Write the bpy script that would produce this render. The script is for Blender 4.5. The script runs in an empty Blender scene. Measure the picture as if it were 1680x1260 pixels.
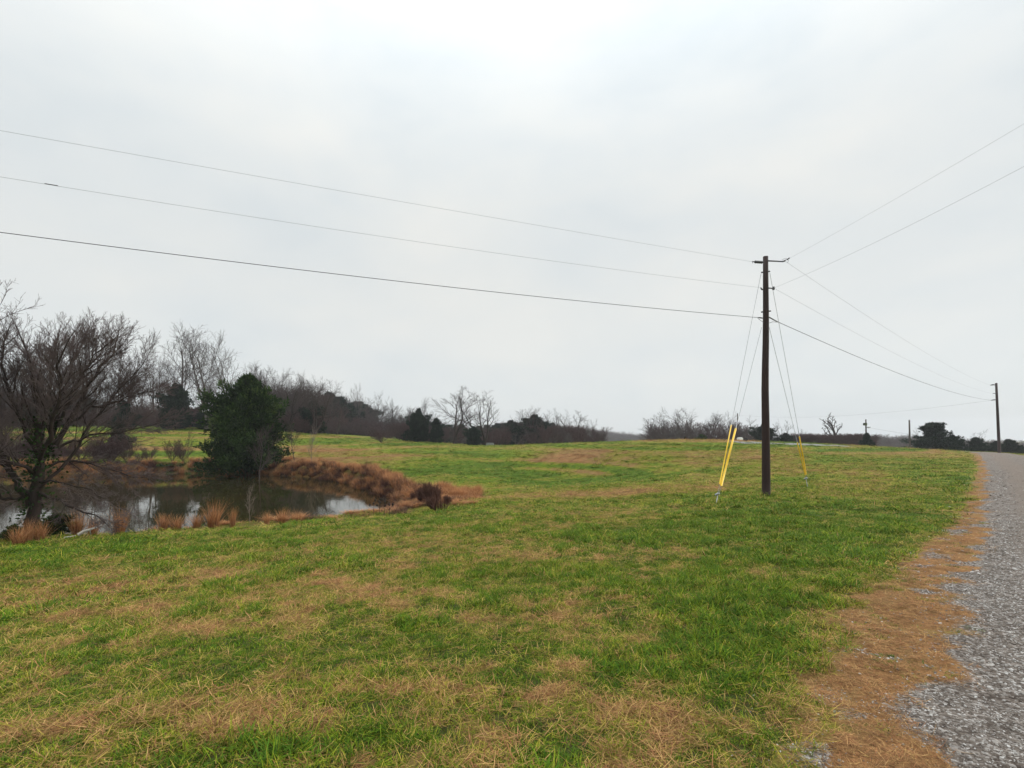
import bpy, math, random
import numpy as np
R = math.radians
sc = bpy.context.scene
COL = sc.collection
rng = np.random.default_rng(7)

# ------------------------------------------------------------------ camera model
EYE = 1.6
FPX = 800.0
PITCH = R(2.5)
CP, SP = math.cos(PITCH), math.sin(PITCH)

def P(px, py, d):
    """world point at depth d (metres along +Y) seen at pixel px,py of a 1680x1260 view"""
    u = (px - 840.0) / FPX
    v = (680.0 - py) / FPX
    k = d / (CP - v * SP)
    return np.array([u * k, d, EYE + (SP + v * CP) * k])

cam = bpy.data.cameras.new('camera')
cam.lens = 36.0 * FPX / 1680.0
cam.sensor_width = 36.0
cam.shift_y = 50.0 / 1680.0
cam.clip_start = 0.05
cam.clip_end = 9000
co = bpy.data.objects.new('camera', cam)
COL.objects.link(co)
co.location = (0, 0, EYE)
co.rotation_euler = (R(90) + PITCH, 0, 0)
sc.camera = co

# ------------------------------------------------------------------ noise
_perm = rng.random((256, 256))
def vnoise(x, y):
    x = np.asarray(x, float); y = np.asarray(y, float)
    xi = np.floor(x).astype(int); yi = np.floor(y).astype(int)
    xf = x - xi; yf = y - yi
    xf = xf * xf * (3 - 2 * xf); yf = yf * yf * (3 - 2 * yf)
    a = _perm[xi % 256, yi % 256]; b = _perm[(xi + 1) % 256, yi % 256]
    c = _perm[xi % 256, (yi + 1) % 256]; d = _perm[(xi + 1) % 256, (yi + 1) % 256]
    return (a * (1 - xf) + b * xf) * (1 - yf) + (c * (1 - xf) + d * xf) * yf
def fbm(x, y, oct=4):
    s = 0; a = 0.5; t = 0
    for i in range(oct):
        s = s + a * vnoise(x + 17.3 * i, y + 41.7 * i); t += a
        x = x * 2.03; y = y * 2.03; a *= 0.5
    return s / t
def sstep(a, b, x):
    t = np.clip((x - a) / (b - a), 0, 1)
    return t * t * (3 - 2 * t)

# ------------------------------------------------------------------ terrain
WATER_Z = -1.8
CTRL = [
 (0,1260,2.3),(400,1260,2.3),(840,1260,2.35),(1256,1260,2.35),(1680,1260,2.35),
 (100,1010,5.9),(400,1000,5.5),(800,1000,5.2),(1100,1000,4.9),(1450,1000,4.6),(1680,1000,4.5),
 (60,930,9.2),(400,912,9.6),(800,900,9.6),(1100,895,9.2),(1450,850,12.3),(1680,850,11.5),
 (-250,915,11.4),(0,892,12.7),(200,877,13.9),(400,864,15.4),(520,855,16.4),(650,845,17.6),(720,836,19),(800,822,21),
 (1000,815,21.5),(1174,826,16.4),(1256,815,17.6),(1325,799,22.5),
 (1000,795,28),(900,800,29),(820,806,28),(740,812,28),
 (880,787,44),(885,777,48.5),(890,762,52),(900,746,56),(900,736,62),(960,776,45.5),(1100,776,35),(1100,762,40.5),(1100,746,46),(1100,733,52),
 (1000,768,45.5),(1000,754,48.5),(1000,740,52.5),(1000,731,60),(1256,764,35),(1256,742,44),(1450,785,25.5),(1450,755,42),(1680,785,22),(1680,757,38),
 (1200,742,49),(1340,742,50),
 (770,776,44),(780,758,51),(790,742,62),(700,768,44),(700,752,51),(700,738,64),(640,752,51),(560,740,54),(480,738,54),(300,745,52),(100,745,52),(-200,745,52),
 (1480,735.5,62),(1340,729.5,62),(1200,726,58),(1100,724.3,60),(1000,725.5,69),(900,728.5,84),(800,731,96),(700,725,98),(640,720,112),(600,724,84),
 (600,715.5,125),(520,712,84),(300,703,80),(100,703,78),(-200,703,78),
 (1560,740,61),(1600,742,60),(1640,743,60),(1680,747,58),
 (-200,702,110),(300,702,110),(500,711,120),(700,726,130),(600,715,160),(800,731,130),
 (900,732,110),(1000,733,110),(1100,733,110),(1250,733,100),(1400,737,95),(1550,745,92),(1680,750,95),
]
WCTRL = [(0,0,0),(0,-3,0),(-6,-4,-.3),(8,-6,0.05),(0,-30,.5),(40,0,-.3),(26,8,-.2),(-30,-5,-1.8),(-24,12,-2.1),
 (-120,0,-1),(120,0,-1),(0,-200,2),(-400,0,4),(400,0,-4),
 (-80,-80,1),(80,-80,1),
 (-260,260,2),(-100,220,-1),(0,250,-5),(120,240,-8),(260,230,-9),
 (-600,600,4),(0,600,-7),(600,600,-12),(-1700,1700,0),(0,2300,-18),(1700,1700,-18),(-3500,0,0),(3500,0,-10),(0,-3500,0),(2500,-2500,0),(-2500,-2500,0)]
pts = [P(*c) for c in CTRL] + [np.array(w, float) for w in WCTRL]
pts = np.array(pts)
def warp(x, y):
    r = np.hypot(x, y) + 1e-9
    w = np.log1p(r / 7.0) / r
    return x * w, y * w
_wx, _wy = warp(pts[:, 0], pts[:, 1])
def _U(r2):
    return np.where(r2 > 1e-12, r2 * np.log(r2 + 1e-12), 0)
_n = len(pts)
K = _U((_wx[:, None] - _wx[None]) ** 2 + (_wy[:, None] - _wy[None]) ** 2) + np.eye(_n) * 2e-4
Pm = np.stack([np.ones(_n), _wx, _wy], 1)
A = np.block([[K, Pm], [Pm.T, np.zeros((3, 3))]])
sol = np.linalg.solve(A, np.concatenate([pts[:, 2], np.zeros(3)]))

SHORE = [(-420,772),(-200,776),(0,778),(150,777),(300,776),(430,780),(520,783),(560,790),(600,803),(636,816),(652,828),(640,841),(600,853),(520,864),(400,875),(200,890),(0,905),(-220,925),(-420,915)]
def on_level(px, py, z):
    v = (680.0 - py) / FPX
    k = (z - EYE) / (SP + v * CP)
    return ((px - 840) / FPX * k, k * (CP - v * SP))
POND = np.array([on_level(a, b, WATER_Z) for a, b in SHORE])
# smooth closed outline
def chaikin(p, n=3):
    for _ in range(n):
        q = np.roll(p, -1, 0)
        p = np.stack([.75 * p + .25 * q, .25 * p + .75 * q], 1).reshape(-1, 2)
    return p
POND = chaikin(POND, 3)
POND += (np.stack([vnoise(POND[:, 0] * .5, POND[:, 1] * .5), vnoise(POND[:, 0] * .5 + 50, POND[:, 1] * .5)], 1) - .5) * .7
def sdf_poly(x, y, poly):
    """signed distance, negative inside"""
    x = np.asarray(x, float).ravel(); y = np.asarray(y, float).ravel()
    out = np.full(x.shape, 1e9); inside = np.zeros(x.shape, bool)
    q = np.roll(poly, -1, 0)
    for (ax, ay), (bx, by) in zip(poly, q):
        ex, ey = bx - ax, by - ay
        t = np.clip(((x - ax) * ex + (y - ay) * ey) / (ex * ex + ey * ey + 1e-12), 0, 1)
        out = np.minimum(out, (x - ax - t * ex) ** 2 + (y - ay - t * ey) ** 2)
        c = ((ay > y) != (by > y)) & (x < (bx - ax) * (y - ay) / (by - ay + 1e-12) + ax)
        inside ^= c
    return np.where(inside, -1, 1) * np.sqrt(out)

def tps(x, y):
    wx, wy = warp(x, y)
    z = np.zeros(x.shape)
    for i in range(_n):
        z += sol[i] * _U((wx - _wx[i]) ** 2 + (wy - _wy[i]) ** 2)
    return z + sol[_n] + sol[_n + 1] * wx + sol[_n + 2] * wy
def pond_sd(x, y):
    x = np.asarray(x, float).ravel(); y = np.asarray(y, float).ravel()
    sd = np.full(x.shape, 50.0)
    m = (x > -75) & (x < 0) & (y > 6) & (y < 68)
    if m.any():
        sd[m] = sdf_poly(x[m], y[m], POND)
    return sd
def gz(x, y):
    x = np.atleast_1d(np.asarray(x, float)); y = np.atleast_1d(np.asarray(y, float))
    sh = x.shape; x = x.ravel(); y = y.ravel()
    z = tps(x, y)
    r = np.hypot(x, y)
    # wooded ridge far off
    z += 13 * (1 - sstep(10, 190, x)) * np.exp(-((y - 620) / 130) ** 2)
    # lumps and mower unevenness
    amp = 0.05 * sstep(0.5, 4, r) + 0.10 * sstep(15, 50, r)
    z += (fbm(x * .9, y * .9, 3) - .5) * amp + (fbm(x * 5 + 9, y * 5, 2) - .5) * 0.03 * (1 - sstep(14, 25, r))
    z += (fbm(x * .05 + 3, y * .05, 3) - .5) * 3 * sstep(110, 220, r)
    sd = pond_sd(x, y)
    near = sd < 49
    far_side = sstep(24, 34, y)
    bank = 0.55 + 0.5 * far_side
    t = np.clip(sd / (3.2), 0, 1)
    edge = WATER_Z + 0.02 + bank * sstep(0, 0.9, sd) * (0.55 + .45 * fbm(x * .8, y * .8, 2))
    zo = np.where(z < edge, edge * (1 - sstep(1.5, 4, sd)) + np.maximum(z, WATER_Z + .25) * sstep(1.5, 4, sd), edge * (1 - sstep(0, 1, t)) + z * sstep(0, 1, t))
    zi = WATER_Z - 0.9 * sstep(0, 3, -sd) - .03
    z = np.where(near, np.where(sd < 0, zi, np.maximum(zo, WATER_Z + .02)), z)
    return z.reshape(sh)

_dd = np.concatenate([np.arange(1.5, 30, .05), np.arange(30, 140, .15), np.arange(140, 1200, 2)])
def hit(px, py, dmin=1.5):
    u = (px - 840.0) / FPX; v = (680.0 - py) / FPX
    k = _dd / (CP - v * SP)
    zz = EYE + (SP + v * CP) * k
    g = gz(u * k, _dd)
    i = np.where((zz <= g) & (_dd >= dmin))[0]
    if len(i) == 0:
        return None
    i = i[0]
    return np.array([u * k[i], _dd[i], g[i]])

# road: left edge polyline
LE = np.array([(-9,-8.5),(-3.6,-3.4),(-.45,-.1),(2.06,2.35),(4.0,4.5),(6.4,6.95),(11.0,11.6),(17.3,18),(27.2,28),(38.4,40),(48,50.2),(56.5,60),(58,66),(56,74),(50,84),(40,92),(20,100)])
RE = np.array([(-6,-11.5),(-.6,-6.4),(2.6,-3.1),(5.2,-.7),(7.4,1.4),(9.8,3.7),(14.4,8.4),(20.8,14.9),(30.7,24.9),(42,37),(52,47.2),(61.0,58.2),(62.8,66),(61,76),(54,88),(42,97),(20,105)])
def resample(p, n=160):
    d = np.r_[0, np.cumsum(np.hypot(*np.diff(p, axis=0).T))]
    s = np.linspace(0, d[-1], n)
    return np.stack([np.interp(s, d, p[:, 0]), np.interp(s, d, p[:, 1])], 1)
def cut(p, n=2):
    for _ in range(n):
        q = np.stack([.75 * p[:-1] + .25 * p[1:], .25 * p[:-1] + .75 * p[1:]], 1).reshape(-1, 2)
        p = np.vstack([p[:1], q, p[-1:]])
    return p
LEs, REs = cut(LE), cut(RE)
ROAD = np.vstack([LEs, REs[::-1]])
def road_sd(x, y):
    x = np.asarray(x, float).ravel(); y = np.asarray(y, float).ravel()
    sd = np.full(x.shape, 60.0)
    m = (x > -22) & (x < 80) & (y > -25) & (y < 125)
    if m.any():
        sd[m] = sdf_poly(x[m], y[m], ROAD)
    return sd

# dry and green grass patches, hill and hollow ones also paint relief shading: (px, py, rx, ry, amount)
BL = []
for px, py, rx, ry, a in [(520,748,6,4,.62),(600,745,5,3,.35),(470,760,4,3,.6),(440,735,5,4,.5),(690,745,8,2.2,.55),(760,752,8,2.0,.5),(640,728,10,3,.35),
        (920,745,6,7,.55),(870,757,5,4,.3),(890,788,3.5,1.3,.5),(860,797,3,1,.4),(200,722,14,5,.25),(100,735,14,4,.3),
        (60,985,1.6,.9,.5),(200,965,2.2,.8,.45),(300,1010,.9,.5,.5),(640,975,1.1,.4,.5),(1050,985,.9,.35,.5),(850,985,.8,.3,.4),(550,965,1.0,.5,.4),(1380,775,5,3,.3),(1400,745,10,3,.35),(1160,905,1.5,.6,.35),
        (1230,960,1.2,.5,.3),(960,845,3,1.2,.35),(1190,755,6,3,.35),
        (945,752,4,6,.35),(1060,750,11,5,.42),(1180,765,8,3,.3),(800,752,8,6,-.45),(760,775,6,4,-.3),(900,814,6,1.6,.4),(1040,806,6,1.5,.3),(870,792,7,2,-.6),(1010,790,6,1.5,-.4),(880,780,7,3,-.45),(960,792,6,2.0,-.5),(1000,880,2,1.2,-.3),(1350,850,4,3,-.35),(1300,900,2.5,2,-.4),(1250,980,1.2,1.2,-.4),(860,960,1.4,1.0,-.3),(1240,1080,.6,.7,-.4),(740,1060,.9,.5,-.5),(350,1080,1.0,.4,-.5),(150,900,4,2,-.2),(760,850,3,1.5,-.25),(700,790,6,3,-.3)]:
    h = hit(px, py)
    if h is not None:
        BL.append((h[0], h[1], rx, ry, a))

def masks(x, y):
    """dry (0 lush .. 1 straw), gravel (0..1), shore (0..1) at world points"""
    x = np.asarray(x, float).ravel(); y = np.asarray(y, float).ravel()
    r = np.hypot(x, y)
    rs = road_sd(x, y)
    c, s = math.cos(R(38)), math.sin(R(38))
    a = x * c + y * s; b = -x * s + y * c
    n1 = fbm(a * .55, b * 1.5, 3)
    n2 = fbm(a * 3.0 + 31, b * 5.2 + 11, 3)
    n3 = fbm(x * .11 + 5, y * .16 + 7, 3)
    n4 = fbm(a * .10 + 5, b * .5 + 2, 3)
    w4 = sstep(10, 30, r)
    n5 = fbm(a * 4.5 + 3, b * 6.5 + 8, 2)
    z0 = np.zeros_like(x); mm = (r > 20) & (r < 130)
    if mm.any(): z0[mm] = tps(x[mm], y[mm])
    n6 = fbm(z0 * 4.5 + 40, a * .03 + 3, 3); n7 = fbm(x * .35 + 70, y * .7, 2)  # mowing stripes along the contours, strengthened to paint in the hollow's shading
    dry = np.where(mm, (n6 - .5) * 1.7 + (n7 - .5) * .35, 0) * sstep(20, 34, r) + 0.295 + .04 * sstep(14, 30, r) - .03 * w4 + (n1 - .5) * .06 + (n2 - .5) * .62 * (1 - .6 * sstep(10, 40, r)) + (n5 - .5) * 1.35 * (1 - sstep(10, 24, r)) + (n3 - .5) * .2 + (n4 - .5) * .35 * w4
    for bx, by, rx, ry, am in BL:
        dry = dry + (am * 1.15 if am < 0 else am * (.38 if rx < 3 else (.45 if by > 60 else .75))) * np.exp(-(((x - bx) / rx) ** 2 + ((y - by) / ry) ** 2))
    # thatch strip beside the road
    wob = (fbm(x * .9 + 2, y * .9, 3) - .5)
    width = np.interp(r, [0, 2.8, 3.8, 6, 9, 12, 16, 40], [.2, .22, .68, .66, .62, .5, .28, .38]) + .6 * wob
    strip = (1 - sstep(width * .6, width * 1.2 + .18, rs + (n5 - .5) * .35)) 
    dry = np.maximum(dry, strip * (.50 + 1.05 * fbm(x * 2.5 + 4, y * 2.5 + 14, 3)))
    gn = fbm(x * 1.7 + 60, y * 1.7, 3)
    gravel = 1 - sstep(-.34, .24, rs + (gn - .5) * .9 - .10 * (r < 9))
    gravel = np.maximum(gravel, (1 - sstep(.3, .9, rs)) * sstep(.55, .68, fbm(x * 2.1 + 9, y * 2.1 + 77, 3)) * .7)
    # far verge of thatch spilling on the drive
    psd = pond_sd(x, y)
    shore = 1 - sstep(.5, 2.6, psd + (fbm(x * .6, y * .6, 2) - .5) * 2)
    return np.clip(dry, 0, 1.2), np.clip(gravel, 0, 1), shore

# ------------------------------------------------------------------ tagging helpers
def tag(o, label=None, cat=None, group=None, kind=None):
    if label: o['label'] = label
    if cat: o['category'] = cat
    if group: o['group'] = group
    if kind: o['kind'] = kind
    return o
def link(o, parent=None):
    COL.objects.link(o)
    if parent is not None:
        o.parent = parent
    return o
def empty(name, loc, label, cat, group=None, rz=0.0):
    o = bpy.data.objects.new(name, None)
    o.empty_display_size = .2
    link(o)
    o.location = loc; o.rotation_euler = (0, 0, rz)
    return tag(o, label, cat, group)
def np_mesh(name, V, F, mat=None, smooth=False):
    """V (n,3) ; F list of equal-size index arrays or list of arrays of different sizes"""
    me = bpy.data.meshes.new(name)
    V = np.asarray(V, np.float32)
    Fs = [np.asarray(f, np.int32) for f in (F if isinstance(F, list) else [F]) if len(f)]
    me.vertices.add(len(V)); me.vertices.foreach_set('co', V.ravel())
    loops = np.concatenate([f.ravel() for f in Fs])
    tot = np.concatenate([np.full(len(f), f.shape[1], np.int32) for f in Fs])
    start = np.r_[0, np.cumsum(tot)[:-1]].astype(np.int32)
    me.loops.add(len(loops)); me.loops.foreach_set('vertex_index', loops)
    me.polygons.add(len(tot)); me.polygons.foreach_set('loop_start', start)
    try: me.polygons.foreach_set('loop_total', tot)
    except Exception: pass
    if smooth: me.polygons.foreach_set('use_smooth', np.ones(len(tot), bool))
    me.update(calc_edges=True); me.validate()
    if mat: me.materials.append(mat)
    return me
def fattr(me, name, arr):
    a = me.attributes.new(name, 'FLOAT', 'POINT')
    a.data.foreach_set('value', np.asarray(arr, np.float32))

# ------------------------------------------------------------------ tubes
class Tubes:
    def __init__(s):
        s.V = []; s.Q = []; s.T = []; s.n = 0
    def add(s, pts, rad, sides=6, cap=False):
        pts = np.asarray(pts, float); m = len(pts)
        rad = np.full(m, rad) if np.isscalar(rad) else np.asarray(rad, float)
        tg = np.gradient(pts, axis=0); tg /= (np.linalg.norm(tg, axis=1)[:, None] + 1e-12)
        ref = np.array([0, 0, 1.0]) if abs(tg[0, 2]) < .9 else np.array([1.0, 0, 0])
        u = np.cross(tg, ref); u /= (np.linalg.norm(u, axis=1)[:, None] + 1e-12)
        w = np.cross(tg, u)
        a = np.arange(sides) * 2 * math.pi / sides
        ring = pts[:, None] + rad[:, None, None] * (np.cos(a)[None, :, None] * u[:, None] + np.sin(a)[None, :, None] * w[:, None])
        s.V.append(ring.reshape(-1, 3))
        i = np.arange(m - 1)[:, None] * sides; j = np.arange(sides)[None]; j2 = (j + 1) % sides
        q = np.stack([i + j, i + j2, i + sides + j2, i + sides + j], -1).reshape(-1, 4) + s.n
        s.Q.append(q)
        if cap:
            for e, ctr in ((0, pts[0]), (m - 1, pts[-1])):
                s.V.append(ctr[None]); ci = s.n + m * sides + (0 if e == 0 else 1)
                jj = np.arange(sides); b = s.n + e * sides
                s.T.append(np.stack([b + jj, b + (jj + 1) % sides, np.full(sides, ci)], 1))
            s.n += 2
        s.n += m * sides
    def mesh(s, name, mat, smooth=True):
        return np_mesh(name, np.vstack(s.V), [np.vstack(s.Q)] + ([np.vstack(s.T)] if s.T else []), mat, smooth)
    def obj(s, name, mat, parent=None, smooth=True):
        return link(bpy.data.objects.new(name, s.mesh(name, mat, smooth)), parent)

# ------------------------------------------------------------------ materials
def new_mat(name):
    m = bpy.data.materials.new(name); m.use_nodes = True
    nt = m.node_tree; nt.nodes.clear()
    return m, nt
def nd(nt, t, **kw):
    n = nt.nodes.new(t)
    for k, v in kw.items():
        if k.startswith('i_'): n.inputs[k[2:].replace('_', ' ')].default_value = v
        else: setattr(n, k, v)
    return n
def ramp(nt, fac, stops):
    r = nt.nodes.new('ShaderNodeValToRGB')
    e = r.color_ramp.elements
    while len(e) > 1: e.remove(e[-1])
    e[0].position = stops[0][0]; e[0].color = (*stops[0][1], 1)
    for p, c in stops[1:]:
        x = e.new(p); x.color = (*c, 1)
    nt.links.new(fac, r.inputs['Fac'])
    return r.outputs['Color']
def mixc(nt, fac, a, b, mode='MIX'):
    n = nt.nodes.new('ShaderNodeMix'); n.data_type = 'RGBA'; n.blend_type = mode
    for s, v in ((n.inputs[0], fac), (n.inputs[6], a), (n.inputs[7], b)):
        if hasattr(v, 'node'): nt.links.new(v, s)
        elif isinstance(v, tuple): s.default_value = (*v, 1) if len(v) == 3 else v
        else: s.default_value = v
    return n.outputs[2]
def math_(nt, op, a, b=None, c=None, clamp=False):
    n = nt.nodes.new('ShaderNodeMath'); n.operation = op; n.use_clamp = clamp
    for i, v in enumerate((a, b, c)):
        if v is None: continue
        if hasattr(v, 'node'): nt.links.new(v, n.inputs[i])
        else: n.inputs[i].default_value = v
    return n.outputs[0]
def attr(nt, name, typ='GEOMETRY', out='Fac'):
    n = nt.nodes.new('ShaderNodeAttribute'); n.attribute_name = name; n.attribute_type = typ
    return n.outputs[out]
def noise(nt, scale, detail=4, rough=.55, vec=None, dist=0):
    n = nd(nt, 'ShaderNodeTexNoise'); n.inputs['Scale'].default_value = scale
    n.inputs['Detail'].default_value = detail; n.inputs['Roughness'].default_value = rough; n.inputs['Distortion'].default_value = dist
    if vec is not None: nt.links.new(vec, n.inputs['Vector'])
    return n.outputs['Fac']
def finish(nt, col, rough=.9, bump=None, bstr=.3, bdist=.05, spec=.2, translucent=0):
    p = nd(nt, 'ShaderNodeBsdfPrincipled')
    if hasattr(col, 'node'): nt.links.new(col, p.inputs['Base Color'])
    else: p.inputs['Base Color'].default_value = (*col, 1)
    if hasattr(rough, 'node'): nt.links.new(rough, p.inputs['Roughness'])
    else: p.inputs['Roughness'].default_value = rough
    p.inputs['Specular IOR Level'].default_value = spec
    if bump is not None:
        b = nd(nt, 'ShaderNodeBump'); b.inputs['Strength'].default_value = bstr; b.inputs['Distance'].default_value = bdist
        nt.links.new(bump, b.inputs['Height']); nt.links.new(b.outputs[0], p.inputs['Normal'])
    o = nd(nt, 'ShaderNodeOutputMaterial')
    sh = p.outputs[0]
    if translucent:
        t = nd(nt, 'ShaderNodeBsdfTranslucent')
        if hasattr(col, 'node'): nt.links.new(col, t.inputs['Color'])
        else: t.inputs['Color'].default_value = (*col, 1)
        m = nd(nt, 'ShaderNodeMixShader'); m.inputs[0].default_value = translucent
        nt.links.new(sh, m.inputs[1]); nt.links.new(t.outputs[0], m.inputs[2]); sh = m.outputs[0]
    nt.links.new(sh, o.inputs['Surface'])
    return p

def pos_vec(nt, scale=(1, 1, 1), rot=0):
    g = nd(nt, 'ShaderNodeNewGeometry'); m = nd(nt, 'ShaderNodeMapping')
    m.inputs['Scale'].default_value = scale; m.inputs['Rotation'].default_value = (0, 0, rot)
    nt.links.new(g.outputs['Position'], m.inputs['Vector']); return m.outputs[0]

GREEN_D = (.038, .075, .014); GREEN = (.088, .150, .022); GREEN_Y = (.185, .215, .038)
STRAW = (.36, .27, .12); THATCH = (.33, .175, .070); SOIL = (.12, .065, .035)
GRASS_STOPS = [(0, (.085, .155, .010)), (.25, (.150, .215, .014)), (.42, (.225, .240, .022)), (.6, (.285, .215, .050)), (.8, (.33, .205, .085)), (1, (.36, .19, .078))]

BLADE_STOPS = [(0, (.058, .125, .012)), (.18, (.125, .200, .012)), (.36, (.205, .250, .018)), (.52, (.40, .34, .055)), (.64, (.42, .29, .10)), (.82, (.50, .31, .145)), (1, (.30, .14, .068))]
GRASS_STOPS = [(p, tuple(v * .80 for v in c)) for p, c in GRASS_STOPS]  # ground grass darkened evenly: self-shadow of the canopy put into the colour

def ground_material():
    m, nt = new_mat('field_ground')
    v = pos_vec(nt)
    dry = attr(nt, 'dry'); grav = attr(nt, 'gravel'); shore = attr(nt, 'shore')
    vs = pos_vec(nt, (1, 2.2, 1), -R(38))
    nA = noise(nt, 9, 6, .68, vs); nB = noise(nt, 1.1, 5, .6, vs); nC = noise(nt, 45, 4, .7, v)
    d = math_(nt, 'ADD', dry, math_(nt, 'MULTIPLY', math_(nt, 'SUBTRACT', nA, .5), .9))
    d = math_(nt, 'ADD', d, math_(nt, 'MULTIPLY', math_(nt, 'SUBTRACT', nB, .5), .75), clamp=True)
    c = ramp(nt, d, GRASS_STOPS)
    c = mixc(nt, 1.0, c, ramp(nt, nC, [(.25, (.45, .42, .40)), (.5, (.9, .9, .9)), (.75, (1.35, 1.3, 1.25))]), 'MULTIPLY')
    # bare soil and old litter under the standing blades
    cov = attr(nt, 'cover')
    c = mixc(nt, cov, c, ramp(nt, nA, [(.3, (.030, .022, .012)), (.55, (.060, .050, .022)), (.75, (.13, .085, .04))]))
    # brown sedge litter round the pond
    c = mixc(nt, math_(nt, 'MULTIPLY', shore, .85), c, ramp(nt, nA, [(.3, (.045, .025, .015)), (.6, (.17, .08, .035)), (.8, (.27, .13, .05))]))
    # gravel
    vo = nd(nt, 'ShaderNodeTexVoronoi'); vo.inputs['Scale'].default_value = 55; nt.links.new(v, vo.inputs['Vector'])
    vo2 = nd(nt, 'ShaderNodeTexVoronoi'); vo2.inputs['Scale'].default_value = 12; nt.links.new(v, vo2.inputs['Vector'])
    n = nd(nt, 'ShaderNodeSeparateColor'); nt.links.new(vo.outputs['Color'], n.inputs[0])
    n2 = nd(nt, 'ShaderNodeSeparateColor'); nt.links.new(vo2.outputs['Color'], n2.inputs[0])
    gcol = ramp(nt, n.outputs[0], [(0, (.080, .064, .054)), (.5, (.165, .138, .118)), (.8, (.27, .24, .215)), (1, (.44, .42, .40))])
    gcol2 = ramp(nt, n2.outputs[1], [(0, (.7, .68, .67)), (1, (1.2, 1.2, 1.2))])
    gcol = mixc(nt, 1.0, gcol, gcol2, 'MULTIPLY')
    trk = noise(nt, .9, 4, .6, pos_vec(nt, (.35, 2.4, 1), -R(45)))
    gcol = mixc(nt, math_(nt, 'MULTIPLY', math_(nt, 'MULTIPLY', attr(nt, 'track'), ramp(nt, trk, [(.3, (.55, .55, .55)), (.6, (1, 1, 1))])), .85), gcol, (.200, .160, .132))
    gm = math_(nt, 'ADD', grav, math_(nt, 'MULTIPLY', math_(nt, 'SUBTRACT', nC, .5), .9))
    gm = ramp(nt, gm, [(.42, (0, 0, 0)), (.58, (1, 1, 1))])
    c = mixc(nt, gm, c, gcol)
    bmp = math_(nt, 'ADD', math_(nt, 'MULTIPLY', nA, 1.0), math_(nt, 'MULTIPLY', nC, .6))
    bmp = math_(nt, 'ADD', bmp, math_(nt, 'MULTIPLY', vo.outputs['Distance'], math_(nt, 'MULTIPLY', grav, -.6)))
    finish(nt, c, .95, bmp, .7, .06, .1)
    return m

def blade_material(name, stops, tip=1.25):
    m, nt = new_mat(name)
    dry = attr(nt, 'dry', 'INSTANCER'); rnd = attr(nt, 'rnd', 'INSTANCER')
    b = attr(nt, 'bl'); h = attr(nt, 'hh')
    f = math_(nt, 'ADD', dry, math_(nt, 'MULTIPLY', math_(nt, 'SUBTRACT', b, .5), .62), clamp=True)
    c = ramp(nt, f, stops)
    k = math_(nt, 'ADD', math_(nt, 'MULTIPLY', rnd, .80), .52)
    cc = nd(nt, 'ShaderNodeCombineColor')
    for i in range(3): nt.links.new(k, cc.inputs[i])
    c = mixc(nt, 1.0, c, cc.outputs[0], 'MULTIPLY')
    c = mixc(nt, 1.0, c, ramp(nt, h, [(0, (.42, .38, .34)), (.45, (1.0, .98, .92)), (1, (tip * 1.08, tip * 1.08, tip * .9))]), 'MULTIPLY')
    finish(nt, c, .75, None, spec=.10, translucent=.16)
    return m

def simple_mat(name, col, rough=.8, var=.3, scale=8, spec=.3, bump=0.0, metal=0, stretch=(1, 1, 1)):
    m, nt = new_mat(name)
    tc = nd(nt, 'ShaderNodeTexCoord'); mp = nd(nt, 'ShaderNodeMapping'); mp.inputs['Scale'].default_value = stretch
    nt.links.new(tc.outputs['Object'], mp.inputs['Vector'])
    n = noise(nt, scale, 5, .6, mp.outputs[0])
    lo = tuple(c * (1 - var) for c in col); hi = tuple(min(1, c * (1 + var)) for c in col)
    c = ramp(nt, n, [(.3, lo), (.7, hi)])
    p = finish(nt, c, rough, n if bump else None, bump, .02, spec)
    p.inputs['Metallic'].default_value = metal
    return m

M = {}
M['ground'] = ground_material()
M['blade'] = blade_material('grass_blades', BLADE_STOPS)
M['bark'] = simple_mat('bark_grey_brown', (.085, .068, .060), .95, .35, 6, .1, .6, stretch=(1, 1, .25))
M['bark_dark'] = simple_mat('bark_dark', (.040, .030, .026), .95, .35, 6, .1, .6, stretch=(1, 1, .25))
M['twig'] = simple_mat('twigs_grey_brown', (.062, .046, .042), .95, .25, 2, .1)
M['twig_red'] = simple_mat('twigs_reddish', (.078, .046, .044), .95, .25, 2, .1)
M['twig_mid'] = simple_mat('twigs_mid', (.095, .078, .072), .95, .25, 2, .1)
M['twig_pale'] = simple_mat('twigs_pale', (.20, .165, .14), .95, .25, 2, .1)
M['pole'] = simple_mat('creosote_wood', (.024, .0105, .0085), .75, .45, 14, .35, .5, stretch=(6, 6, .3))
M['metal'] = simple_mat('galvanised_metal', (.30, .31, .32), .45, .15, 20, .5, 0, .8)
M['metal_dark'] = simple_mat('dark_hardware', (.02, .02, .022), .5, .2, 20, .4)
M['yellow'] = simple_mat('yellow_plastic', (.80, .50, .015), .4, .08, 5, .45)
M['wire'] = simple_mat('aluminium_wire', (.34, .35, .37), .5, .1, 3, .4)
M['wire_dark'] = simple_mat('black_wire', (.02, .02, .022), .6, .1, 3, .3)
M['white'] = simple_mat('white_paint', (.75, .75, .74), .6, .08, 2, .3)
M['shedwall'] = simple_mat('grey_boards', (.10, .085, .08), .9, .25, 3, .1)
M['pale_wood'] = simple_mat('bleached_wood', (.50, .46, .42), .8, .15, 10, .2, .3)
M['stone'] = None

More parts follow.
